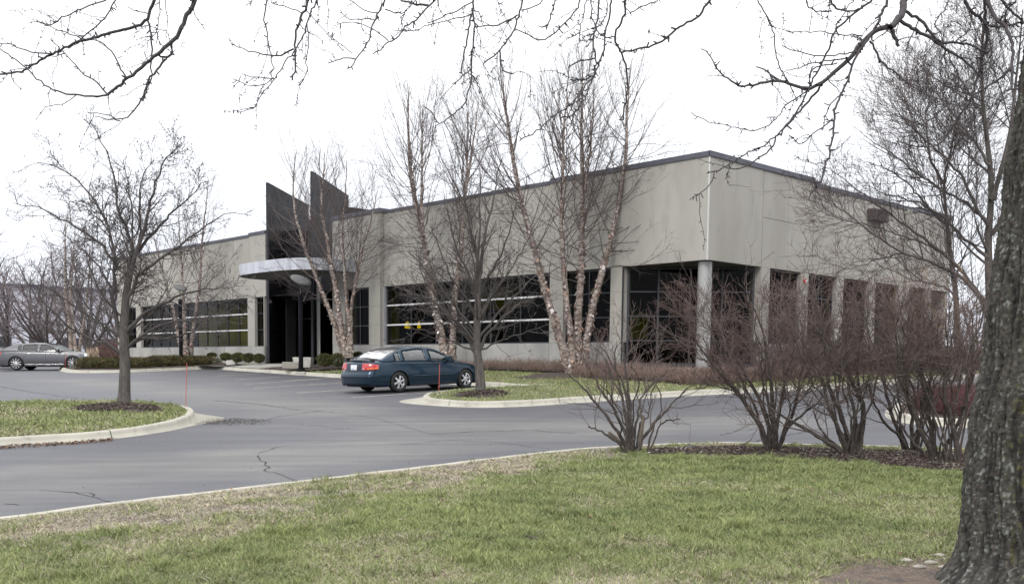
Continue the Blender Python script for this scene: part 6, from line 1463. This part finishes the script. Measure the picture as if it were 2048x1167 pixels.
for off, pts, w0, w1 in [
 (A0, [(1140,0),(1115,60),(1075,110),(1060,170),(1020,225),(960,280),(900,330),(830,390),(735,465),(680,510),(625,555)], 27, 13),
 (A0, [(625,555),(530,565),(400,550),(290,520),(240,475),(160,405),(90,345),(0,290),(-60,230)], 10, 4), (A0, [(625,550),(580,490),(475,420),(380,310),(340,280),(290,230)], 8, 3),
 (A0, [(735,450),(690,380),(680,340),(620,260),(575,235),(535,230)], 8, 5), (A0, [(1000,250),(1015,290),(1000,330),(960,345),(920,315)], 14, 9), (A0, [(965,345),(900,425),(860,470),(845,540),(800,620),(750,685),(700,705),(640,670),(565,655),(510,655)], 11, 3), (A0, [(700,705),(625,695),(555,680)], 6, 3),
 (A0, [(905,0),(870,40),(860,120),(790,160),(700,180),(620,190),(540,230),(440,245),(360,290),(280,325),(200,375),(130,420),(0,435),(-80,420)], 18, 8), (A0, [(860,120),(885,200),(885,260),(890,330),(880,400),(885,460),(850,520),(840,580)], 10, 4),
 (A0, [(675,0),(650,50),(610,110),(560,160),(500,200),(460,240)], 7, 6), (A0, [(630,0),(500,40),(420,80),(360,95),(345,130),(270,150),(215,120)], 8, 4), (A0, [(500,230),(370,185),(260,150)], 6, 3), (A0, [(300,315),(180,305),(110,285),(60,260),(0,255)], 7, 4), (A0, [(930,0),(930,120),(910,205),(940,265)], 6, 3),
 (A0, [(380,310),(300,335)], 5, 3), (A0, [(860,80),(800,70),(745,45)], 5, 3),
 (A0, [(1805,0),(1770,80),(1735,140),(1720,220),(1715,285),(1725,330),(1725,400),(1705,470)], 17, 8), (A0, [(1715,285),(1670,310),(1635,335),(1580,325),(1515,315),(1440,295),(1385,270),(1340,250)], 9, 3),
 (A0, [(1850,0),(1800,90),(1780,200),(1720,290),(1655,375),(1610,455),(1580,490),(1530,540),(1490,620),(1450,650),(1380,655)], 10, 3), (A0, [(1560,0),(1545,60),(1545,150),(1560,210),(1570,270),(1590,350),(1590,430),(1570,490),(1500,500),(1420,490),(1355,460)], 9, 3), (A0, [(1790,140),(1805,230),(1785,350),(1790,400),(1780,460),(1745,500)], 6, 3), (A0, [(1755,75),(1680,45),(1580,15)], 5, 3), (A0, [(1600,460),(1520,450),(1440,445),(1410,430)], 5, 3), (A0, [(1465,0),(1465,40)], 6, 4),
 (B0, [(350,0),(310,80),(270,150),(258,240),(220,290),(180,345),(170,380),(130,400)], 11, 5), (B0, [(180,345),(115,330),(70,360),(15,370)], 6, 4), (B0, [(650,0),(610,35),(565,90),(480,145),(445,180),(430,220),(370,240),(340,280),(280,315)], 11, 5), (B0, [(370,240),(300,180),(230,140),(150,125),(70,145)], 5, 3), (B0, [(530,0),(440,100),(445,180)], 6, 4), (B0, [(610,35),(540,30),(440,5)], 12, 8), (B0, [(350,55),(440,90),(480,60)], 6, 4),
 (B0, [(865,0),(860,60),(875,130),(870,220),(855,300),(850,400),(858,460),(835,540),(820,610),(770,650),(700,700),(650,735),(635,660),(575,620)], 12, 4), (B0, [(865,60),(845,120),(835,200),(820,280),(805,350),(795,430)], 9, 6), (B0, [(850,400),(800,450),(740,490)], 6, 4), (B0, [(858,440),(890,490),(905,550)], 5, 4), (B0, [(850,85),(730,115),(600,150),(500,185),(390,175)], 5, 2.5), (B0, [(865,10),(800,50),(690,95),(600,135)], 6, 4), (B0, [(860,60),(900,60),(915,130)], 5, 4), (B0, [(875,150),(905,210),(908,290)], 4, 3), (B0, [(1000,0),(1050,110),(1090,170)], 4, 3), (B0, [(310,75),(230,70),(190,30),(140,0)], 5, 4), (B0, [(270,110),(180,115),(110,115),(90,60)], 5, 3), (B0, [(160,310),(60,240),(20,190)], 3.5, 2),
 (B0, [(1155,0),(1125,90),(1110,180),(1060,240),(1020,295),(960,355),(930,365)], 12, 6), (B0, [(1020,295),(1030,415),(1060,435),(1100,430)], 7, 7), (B0, [(1120,90),(1060,130),(1010,150),(880,155)], 8, 5), (B0, [(1485,0),(1465,60),(1430,110),(1370,165),(1320,220),(1250,245),(1180,200),(1110,170)], 9, 5), (B0, [(1275,0),(1230,40),(1150,60)], 7, 5), (B0, [(1345,0),(1320,70),(1305,150),(1265,160)], 7, 6), (B0, [(1525,0),(1505,110),(1485,190),(1485,250)], 6, 4),
 (B0, [(1600,0),(1595,100),(1570,180),(1565,260),(1575,320),(1585,370),(1575,430),(1530,490),(1480,550),(1450,600),(1390,640),(1300,700),(1270,740),(1210,780),(1135,820)], 11, 5), (B0, [(1670,0),(1655,120),(1630,200),(1640,260),(1610,340),(1580,410),(1560,490),(1500,600),(1440,680),(1370,690)], 11, 6), (B0, [(1550,0),(1560,120),(1590,190),(1640,225),(1690,215)], 7, 5), (B0, [(1575,340),(1480,355),(1420,395)], 7, 6), (B0, [(1570,440),(1500,470),(1430,465)], 8, 7), (B0, [(1640,0),(1650,60),(1600,160),(1560,200),(1545,240)], 6, 4),
 (B0, [(1750,0),(1755,70),(1720,150),(1680,215),(1700,265),(1740,310),(1750,380),(1770,450),(1760,540),(1750,640),(1740,700)], 13, 7), (C0_, [(215,0),(180,40),(150,100),(60,140),(0,190),(-60,235),(-140,270),(-300,305)], 15, 8), (B0, [(1485,190),(1420,225)], 5, 3), (B0, [(1960,0),(1890,30),(1840,40),(1780,75)], 7, 4),
 (C0_, [(1345,0),(1330,80),(1260,160)], 46, 32), (C0_, [(1260,160),(1200,160),(1130,210),(1080,270),(1020,350),(960,400),(870,480),(780,525),(700,500),(600,470),(540,480),(480,490),(400,510),(330,470),(270,430),(230,360),(190,300),(155,285)], 27, 4), (C0_, [(1265,170),(1290,215),(1310,270)], 22, 16),
 (C0_, [(1250,0),(1200,100),(1160,190),(1100,270),(1050,340),(1035,430),(980,540),(940,640),(935,740),(925,820),(890,940),(860,1070),(795,1130)], 16, 8), (C0_, [(1160,0),(1070,70),(960,150),(930,200),(900,300),(860,380),(790,500),(720,650),(650,740),(590,800),(500,870),(420,890),(330,960),(240,1000),(190,1010)], 13, 5),
 (C0_, [(870,480),(790,580),(700,690),(600,800),(560,880),(460,945),(380,990),(300,980)], 12, 5), (C0_, [(235,1000),(240,1040),(180,1110),(90,1165)], 5, 3), (C0_, [(1320,120),(1400,170),(1460,200),(1540,250),(1640,320),(1730,380),(1800,460)], 18, 9), (C0_, [(1340,60),(1440,110),(1490,190),(1550,245),(1640,250),(1760,270),(1830,310)], 16, 9),
 (C0_, [(1690,0),(1740,70),(1820,140),(1830,200),(1800,330),(1780,430),(1740,560),(1690,640),(1620,740),(1560,840),(1430,860),(1320,830)], 20, 5), (C0_, [(1820,0),(1870,100),(1940,170),(1980,260),(1975,400),(1975,520),(1990,600),(1960,680),(1900,740)], 30, 6), (C0_, [(1810,0),(1820,150),(1830,200)], 14, 9),
 (C0_, [(480,0),(540,90),(575,170),(595,300),(590,340),(640,430),(700,540)], 7, 5), (C0_, [(910,0),(940,60),(1030,65),(1100,50)], 17, 7), (C0_, [(760,0),(780,40),(850,75),(920,65)], 7, 6), (C0_, [(1140,240),(1180,290),(1210,370),(1280,410),(1340,470),(1430,530)], 11, 4), (C0_, [(1610,0),(1560,80),(1510,140),(1560,200)], 7, 5),
 (C0_, [(600,690),(540,740),(470,760),(380,755),(280,725),(180,710),(100,655)], 5, 3), (C0_, [(925,690),(870,740),(800,790),(740,855),(670,790)], 6, 4), (C0_, [(780,530),(660,600),(620,680),(540,685)], 7, 4), (C0_, [(1040,330),(950,350),(860,360),(760,390),(650,410)], 7, 4), (C0_, [(1080,300),(950,320),(880,330),(790,320),(700,300),(630,265)], 7, 4), (C0_, [(600,470),(530,400),(480,390)], 9, 5), (C0_, [(800,500),(770,430),(830,390),(950,370)], 8, 5), (C0_, [(1100,210),(1000,210),(870,180),(760,190),(650,180)], 6, 3), (C0_, [(960,560),(900,610),(880,680),(870,750)], 6, 4),
 (C0_, [(1050,0),(950,130),(920,250)], 6, 4), (C0_, [(1900,0),(1960,60),(2040,140)], 14, 10), (C0_, [(2000,0),(1930,70),(1930,130)], 9, 6), (C0_, [(1830,150),(1900,160),(2040,130)], 12, 9), (C0_, [(1640,250),(1720,190),(1740,90),(1700,30)], 7, 4), (C0_, [(1740,560),(1830,500),(1900,460),(1960,400)], 9, 12), (C0_, [(1430,860),(1390,770),(1300,830)], 5, 3), (C0_, [(1690,650),(1640,580),(1560,640),(1500,700),(1400,740)], 6, 3), (C0_, [(865,1070),(800,1040),(700,1035),(640,1000)], 4, 2), (C0_, [(880,960),(790,955),(710,910)], 3, 2), (C0_, [(760,690),(800,710),(780,640)], 4, 3)]:
    hang(pts, w0, w1, off, root=pts[0][1] == 0)
# spurs and zigzag twigs on every hanging branch
for P, R in traced:
    P1, R1 = P[None], R[None]
    s1, q1 = kids(rng, P1, R1, per_m=17, t0=.05, ang=(45, 90), L=(.012, .04), n=3, rr=.9, rmin=.0030, rmax=.006, tip=.9, wob=.2); bag.add(s1, q1, 5, DK)
    s1, q1 = kids(rng, P1, R1, per_m=4.3, t0=.1, ang=(35, 75), L=(.06, .36), n=7, rr=.5, rmin=.0024, rmax=.0036, tip=.5, wob=.22, trop=-.05); bag.add(s1, q1, 4, DK)
    if len(s1):
        s2, q2 = kids(rng, s1, q1, per_m=24, t0=.1, ang=(45, 90), L=(.008, .022), n=3, absr=.0024, tip=.9, wob=.2); bag.add(s2, q2, 4, DK)
        s3, q3 = kids(rng, s1, q1, per_m=3.0, t0=.3, ang=(30, 60), L=(.05, .16), n=5, absr=.0016, tip=.6, wob=.22); bag.add(s3, q3, 3, DK)
M['twigdark'] = mat('dark_twig', (1, 1, 1), .85, tint=True, bump=.5, bscale=90, bdist=.004)
bag.build('branches', M['twigdark'], BT)
# pebbles at its foot
for i, (x, y, s_, lb) in enumerate([(1812, 1128, .030, 'pale rounded stone left-most at the foot of the big trunk'), (1838, 1141, .03, 'pale flat stone in front of the others at the foot of the big trunk'), (1862, 1133, .032, 'pale flat stone in the middle of the bare soil by the trunk'), (1878, 1118, .028, 'pale stone nearest the big trunk on the bare soil'), (1885, 1141, .022, 'smallest pale stone beside the root flare of the big trunk')]):
    q = G(x, y, .18); q[2] = float(lawn_h(q[0], q[1])) + .02; nn = 14; u, v = np.meshgrid(np.linspace(0, 2 * math.pi, nn, endpoint=False), np.linspace(-math.pi / 2, math.pi / 2, 8))
    X = np.cos(v) * np.cos(u); Y = np.cos(v) * np.sin(u); Zz = np.sin(v); k = 1 + .35 * (fbm(X * 1.3 + i, Y * 1.3, Zz * 1.3, i) - .5)
    V = np.stack([q[0] + X * k * s_ * 1.5, q[1] + Y * k * s_, q[2] + Zz * k * s_ * .5], -1).reshape(-1, 3); idx = np.arange(8 * nn).reshape(8, nn); k2 = np.roll(idx, -1, 1)
    F = np.stack([idx[:-1], k2[:-1], k2[1:], idx[1:]], -1).reshape(-1, 4); tag(npobj('stone', V, F, M['stone'], smooth=True), lb, 'stone', 'pale stones at the foot of the big trunk')

# ------------------------------------------------------------------ grass, mulch chips, fallen leaves
def blades(name, label, pg, n, h, wd, hf, seed, excl=(), fade=None, mode='near'):
    rng = np.random.default_rng(seed); pg = np.asarray(pg)[:, :2]; lo, hi = pg.min(0), pg.max(0)
    if mode == 'near':                                # keep to the wedge the picture (and a step aside) can see, thinner with distance
        k = int(n * 1.9); y = 3.2 + (14.8 - 3.2) * rng.random(k) ** 1.0; x = (rng.random(k) * 2 - 1) * (y * .62 + .9); keep = rng.random(k) < np.clip((y * .62 + .9) / 6.0, 0, 1) * np.clip(7.5 / y, 0, 1) ** 1.15 * 1.6
        q = np.c_[x, y][keep]
    else: q = lo + rng.random((int(n * 3), 2)) * (hi - lo)
    q = q[inside(q[:, 0], q[:, 1], pg)]
    for e_ in excl: q = q[~inside(q[:, 0], q[:, 1], e_)]
    if fade is not None: kp, straw = fade(q[:, 0], q[:, 1], rng); q = q[kp]; straw = straw[kp]
    else: straw = np.full(len(q), .3)
    q = q[:n]; straw = straw[:n]; K = len(q); z = hf(q[:, 0], q[:, 1]) - .004
    cl = fbm(q[:, 0] * 3.0, q[:, 1] * 3.0, 0, 41, 3); cl2 = fbm(q[:, 0] * 12, q[:, 1] * 12, 0, 43, 2)
    a = rng.uniform(0, 2 * math.pi, K) ; hh = h * .85 * rng.uniform(.5, 1.6, K) * (1 + .9 * (fbm(q[:, 0] * 5.5, q[:, 1] * 5.5, 0, 47, 2) > .66)) * (.75 + .5 * cl) * (.75 + .5 * cl2); ld = rng.uniform(.25, 1.3, K); la = rng.uniform(0, 2 * math.pi, K)
    dead = rng.random(K) < straw; ld = np.where(dead, ld + .7, ld); ww = wd * rng.uniform(.7, 1.3, K) * (1 + np.maximum(q[:, 1] - 6, 0) * .10) if mode == 'near' else wd * rng.uniform(.7, 1.3, K)
    sx = np.cos(a) * ww / 2; sy_ = np.sin(a) * ww / 2; lx = np.cos(la) * ld * hh; ly = np.sin(la) * ld * hh; hz = hh * np.where(dead, .6, 1.0)
    v0 = np.c_[q[:, 0] - sx, q[:, 1] - sy_, z]; v1 = np.c_[q[:, 0] + sx, q[:, 1] + sy_, z]
    m0 = np.c_[q[:, 0] - sx * .8 + lx * .35, q[:, 1] - sy_ * .8 + ly * .35, z + hz * .62]; m1 = np.c_[q[:, 0] + sx * .8 + lx * .35, q[:, 1] + sy_ * .8 + ly * .35, z + hz * .62]; t = np.c_[q[:, 0] + lx, q[:, 1] + ly, z + hz]
    V = np.stack([v0, v1, m1, m0, t], 1).reshape(-1, 3); i5 = np.arange(K)[:, None] * 5
    F = [i5 + np.array([[0, 1, 2, 3]]), i5 + np.array([[3, 2, 4]])]
    g1 = np.array([.175, .215, .078]); g2 = np.array([.105, .145, .052]); g3 = np.array([.30, .30, .14]); s1 = np.array([.41, .36, .245]); s2 = np.array([.29, .255, .205])
    k = np.clip((cl - .3) / .4, 0, 1)[:, None]; c = g2 * (1 - k) + g1 * k; y_ = rng.random(K)[:, None] ** 2 * .8; c = c * (1 - y_) + g3 * y_; sd = rng.random(K)[:, None]; c = np.where(dead[:, None], s1 * sd + s2 * (1 - sd), c) * rng.uniform(.75, 1.25, (K, 1))
    o = npobj(name, V, F, M['blade'], None, smooth=False, colr=np.repeat(c, 5, axis=0)); tag(o, label, 'grass', None, 'stuff'); return o
near_line = near_in
def lawn_fade(x, y, rng):
    d = poly_dist(x, y, near_line)[0]; wob = (fbm(x * .8, y * .8, 0, 51, 3) - .5) * 3.0; wob2 = (fbm(x * 3.2, y * 3.2, 0, 52, 3) - .5) * 1.6
    xr = np.clip((x - .2) / 2.0, 0, 1)                   # the right part of the lawn is greener right up to the mulch
    wob3 = (fbm(x * 9, y * 9, 0, 59, 2) - .5) * 2.4; e = 1 - np.clip((d + wob * .8 + wob2 + wob3 - 1.05 + 1.2 * xr) / 1.2, 0, 1); e = e * .9          # 1 = worn, straw-covered
    bare = np.clip((fbm(x * 1.6, y * 2.4, 0, 55, 4) - .56) / .05, 0, 1) * np.clip(1.8 - d / 1.8, 0, 1)
    tr = np.clip(1.25 - np.hypot((x - 2.9) / 1.5, (y - 6.0) / .9), 0, 1); e = np.maximum(e, tr); fg = np.clip((7.6 - y) / 2.0, 0, 1) * np.clip((fbm(x * .9, y * 1.6, 0, 57, 3) - .42) / .2, 0, 1) * .5
    keep = rng.random(len(x)) < (1 - .58 * e) * (1 - .85 * bare); pt_ = np.clip((fbm(x * 1.1, y * 1.1, 0, 58, 3) - .5) * 2.2 + .25, .08, .55)
    return keep, np.clip(pt_ + .02 + .62 * e + fg * .8, 0, .92)
soil_pg = TB + np.array([[-.42 + .72 * (1 + .2 * math.sin(3 * a) + .12 * math.sin(7 * a)) * math.cos(a), -.05 + .55 * (1 + .2 * math.sin(3 * a) + .12 * math.sin(7 * a)) * math.sin(a)] for a in np.linspace(0, 2 * math.pi, 24, endpoint=False)])
blades('grass', 'short green and straw-coloured grass of the foreground lawn', lawn_poly, 1000000, .036, .0046, lawn_h, 61, excl=(mulch_pg, soil_pg), fade=lawn_fade)
ilm = iltree + np.array([[.05 + .9 * math.cos(a), -.35 + .78 * math.sin(a)] for a in np.linspace(0, 2 * math.pi, 24, endpoint=False)])
blades('grass', 'patchy short grass on the left island', isl_in, 80000, .05, .014, isl_h, 62, excl=(ilm,), mode='far', fade=lambda x, y, r: (r.random(len(x)) < .95, np.clip((fbm(x, y, 0, 5, 3) - .3) * 1.8, .2, .8)))
irm = irtree + np.array([[.05 + .66 * math.cos(a), -.2 + .72 * math.sin(a)] for a in np.linspace(0, 2 * math.pi, 24, endpoint=False)])
blg = np.vstack([bed_in[-200:], [RP(16, 3, 0)[:2], RP(4, 2.4, 0)[:2], LP(0, 3.3, 0)[:2], LP(4, 2.1, 0)[:2], LP(8, 1.4, 0)[:2], LP(17, 1.2, 0)[:2], LP(20, 4.0, 0)[:2]]])
blades('grass', 'short green grass between the building and the kerb', np.vstack([bed_in, [RP(22, 2.4, 0)[:2], RP(4, 2.7, 0)[:2], LP(0, 3.4, 0)[:2], LP(4, 2.0, 0)[:2], LP(8, 1.4, 0)[:2], LP(17, 1.1, 0)[:2], LP(19, 3.2, 0)[:2], LP(22.5, 4.4, 0)[:2], LP(26, 5.4, 0)[:2]]]), 90000, .045, .018, bed_h, 63, excl=(irm, wk2, hedge_strip, np.array([LP(22.5, 4.6, 0)[:2], LP(24, 8, 0)[:2], LP(60, 14, 0)[:2], LP(60, 0, 0)[:2], LP(22, 0, 0)[:2], LP(18.5, 2.6, 0)[:2]])), mode='far', fade=lambda x, y, r: (r.random(len(x)) < .95, np.clip((fbm(x, y, 0, 6, 3) - .42) * 1.5, .05, .7)))
def chips(name, label, pg, n, size, hf, seed, cols, cat='mulch', lift=.012, wt=None, asp=.35):
    rng = np.random.default_rng(seed); pg = np.asarray(pg)[:, :2]; lo, hi = pg.min(0), pg.max(0); q = lo + rng.random((n * 5, 2)) * (hi - lo); q = q[inside(q[:, 0], q[:, 1], pg)]
    if wt is not None: q = q[rng.random(len(q)) < wt(q[:, 0], q[:, 1])]
    q = q[:n]; K = len(q)
    z = hf(q[:, 0], q[:, 1]) + lift; p = np.c_[q, z]; a = nrm(np.c_[rng.normal(size=(K, 2)), rng.normal(size=K) * .3]); b = nrm(np.cross(a, np.c_[rng.normal(size=(K, 2)) * .5, np.ones(K)])); s = size * rng.uniform(.4, 1.3, K)[:, None]; up_ = rng.uniform(0, .35, (K, 1)) * s * Z
    V = np.stack([p - a * s, p - b * s * asp + up_ * .5, p + a * s + up_, p + b * s * asp + up_ * .5], 1).reshape(-1, 3); c = np.array(cols)[rng.integers(0, len(cols), K)] * rng.uniform(.6, 1.3, (K, 1))
    o = npobj(name, V, np.arange(K * 4).reshape(K, 4), M['chip'], None, colr=np.repeat(c, 4, axis=0)); tag(o, label, cat, None, 'stuff'); return o
MC = ((.09, .062, .05), (.05, .037, .032), (.13, .095, .075), (.065, .045, .04), (.22, .19, .16))
chips('mulch_chips', 'loose bark chips and leaf bits under the bare shrubs', mulch_pg, 26000, .022, mulch_h, 81, MC)
chips('leaf_litter', 'pale bits of leaf litter scattered in the mulch', mulch_pg, 900, .02, mulch_h, 82, ((.45, .44, .42), (.36, .33, .29), (.3, .2, .12)), 'leaf litter', .02, wt=lambda x, y: np.clip(fbm(x * 1.3, y * 1.3, 0, 3) * 2 - .7, .05, 1))
chips('fallen_leaves', 'scattered brown fallen leaves on the lawn', lawn_poly, 260, .032, lawn_h, 83, ((.13, .07, .035), (.07, .045, .03), (.22, .12, .07), (.32, .26, .19)), 'fallen leaves', .035)
chips('twig_litter', 'small dark twigs fallen from the big tree over the lawn', lawn_poly, 420, .06, lawn_h, 90, ((.07, .055, .048), (.12, .10, .085)), 'twig litter', .034, asp=.035)
chips('dead_grass', 'grey-brown matted dead grass bits along the worn lawn edge', np.vstack([near_in, inset(near, -1, 2.2)[::-1]]), 70000, .020, lawn_h, 84, ((.36, .325, .27), (.28, .25, .21), (.14, .11, .095), (.46, .42, .36)), 'dead grass', .008, asp=.10, wt=lambda x, y: np.clip((fbm(x * 1.1, y * 1.1, 0, 51, 3) - .38) * 5, .05, 1))
chips('mulch_chips', 'bark chips round the left island tree', ilm, 5000, .03, mnd_l, 85, MC); chips('mulch_chips', 'bark chips round the right island tree', irm, 4000, .03, mnd_r, 86, MC)
# grit and leaf litter washed against the kerbs
gl = np.vstack([isl_s[:40], inset(isl_s, -1, .28)[:40][::-1]])
tipp = G(450, 843)[:2]; a_ = np.linspace(0, 2 * math.pi, 24, endpoint=False); dS = G(520, 845)[:2] - G(415, 838)[:2]; dS /= np.linalg.norm(dS); dN = np.array([-dS[1], dS[0]])
gp = tipp + np.outer(np.cos(a_) * 1.25, dS) + np.outer(np.sin(a_) * .8, dN)
chips('gutter_grit', 'dark grit and leaf bits washed round the left island tip', gp, 3200, .014, lambda x, y: S(x, y) + .0, 87, ((.03, .028, .027), (.05, .042, .036), (.10, .07, .05)), 'grit', .008, wt=lambda x, y: np.clip(1.1 - np.hypot(x - tipp[0], y - tipp[1]) / 1.2, 0, 1) ** 1.5)
chips('leaf_litter', 'brown leaf litter in the gutter of the left island', pl([(0, 898), (0, 890), (150, 882), (225, 875), (228, 882), (150, 889)]), 900, .03, lambda x, y: S(x, y), 88, ((.14, .07, .04), (.07, .045, .035), (.2, .13, .08)), 'leaf litter', .012)
chips('road_grit', 'pale specks of grit on the asphalt', pl([(0, 1040), (700, 955), (1500, 880), (1900, 890), (1900, 780), (1000, 830), (600, 770), (0, 750)]), 1100, .014, lambda x, y: S(x, y), 89, ((.34, .33, .31), (.22, .21, .2), (.18, .1, .06)), 'grit', .004)
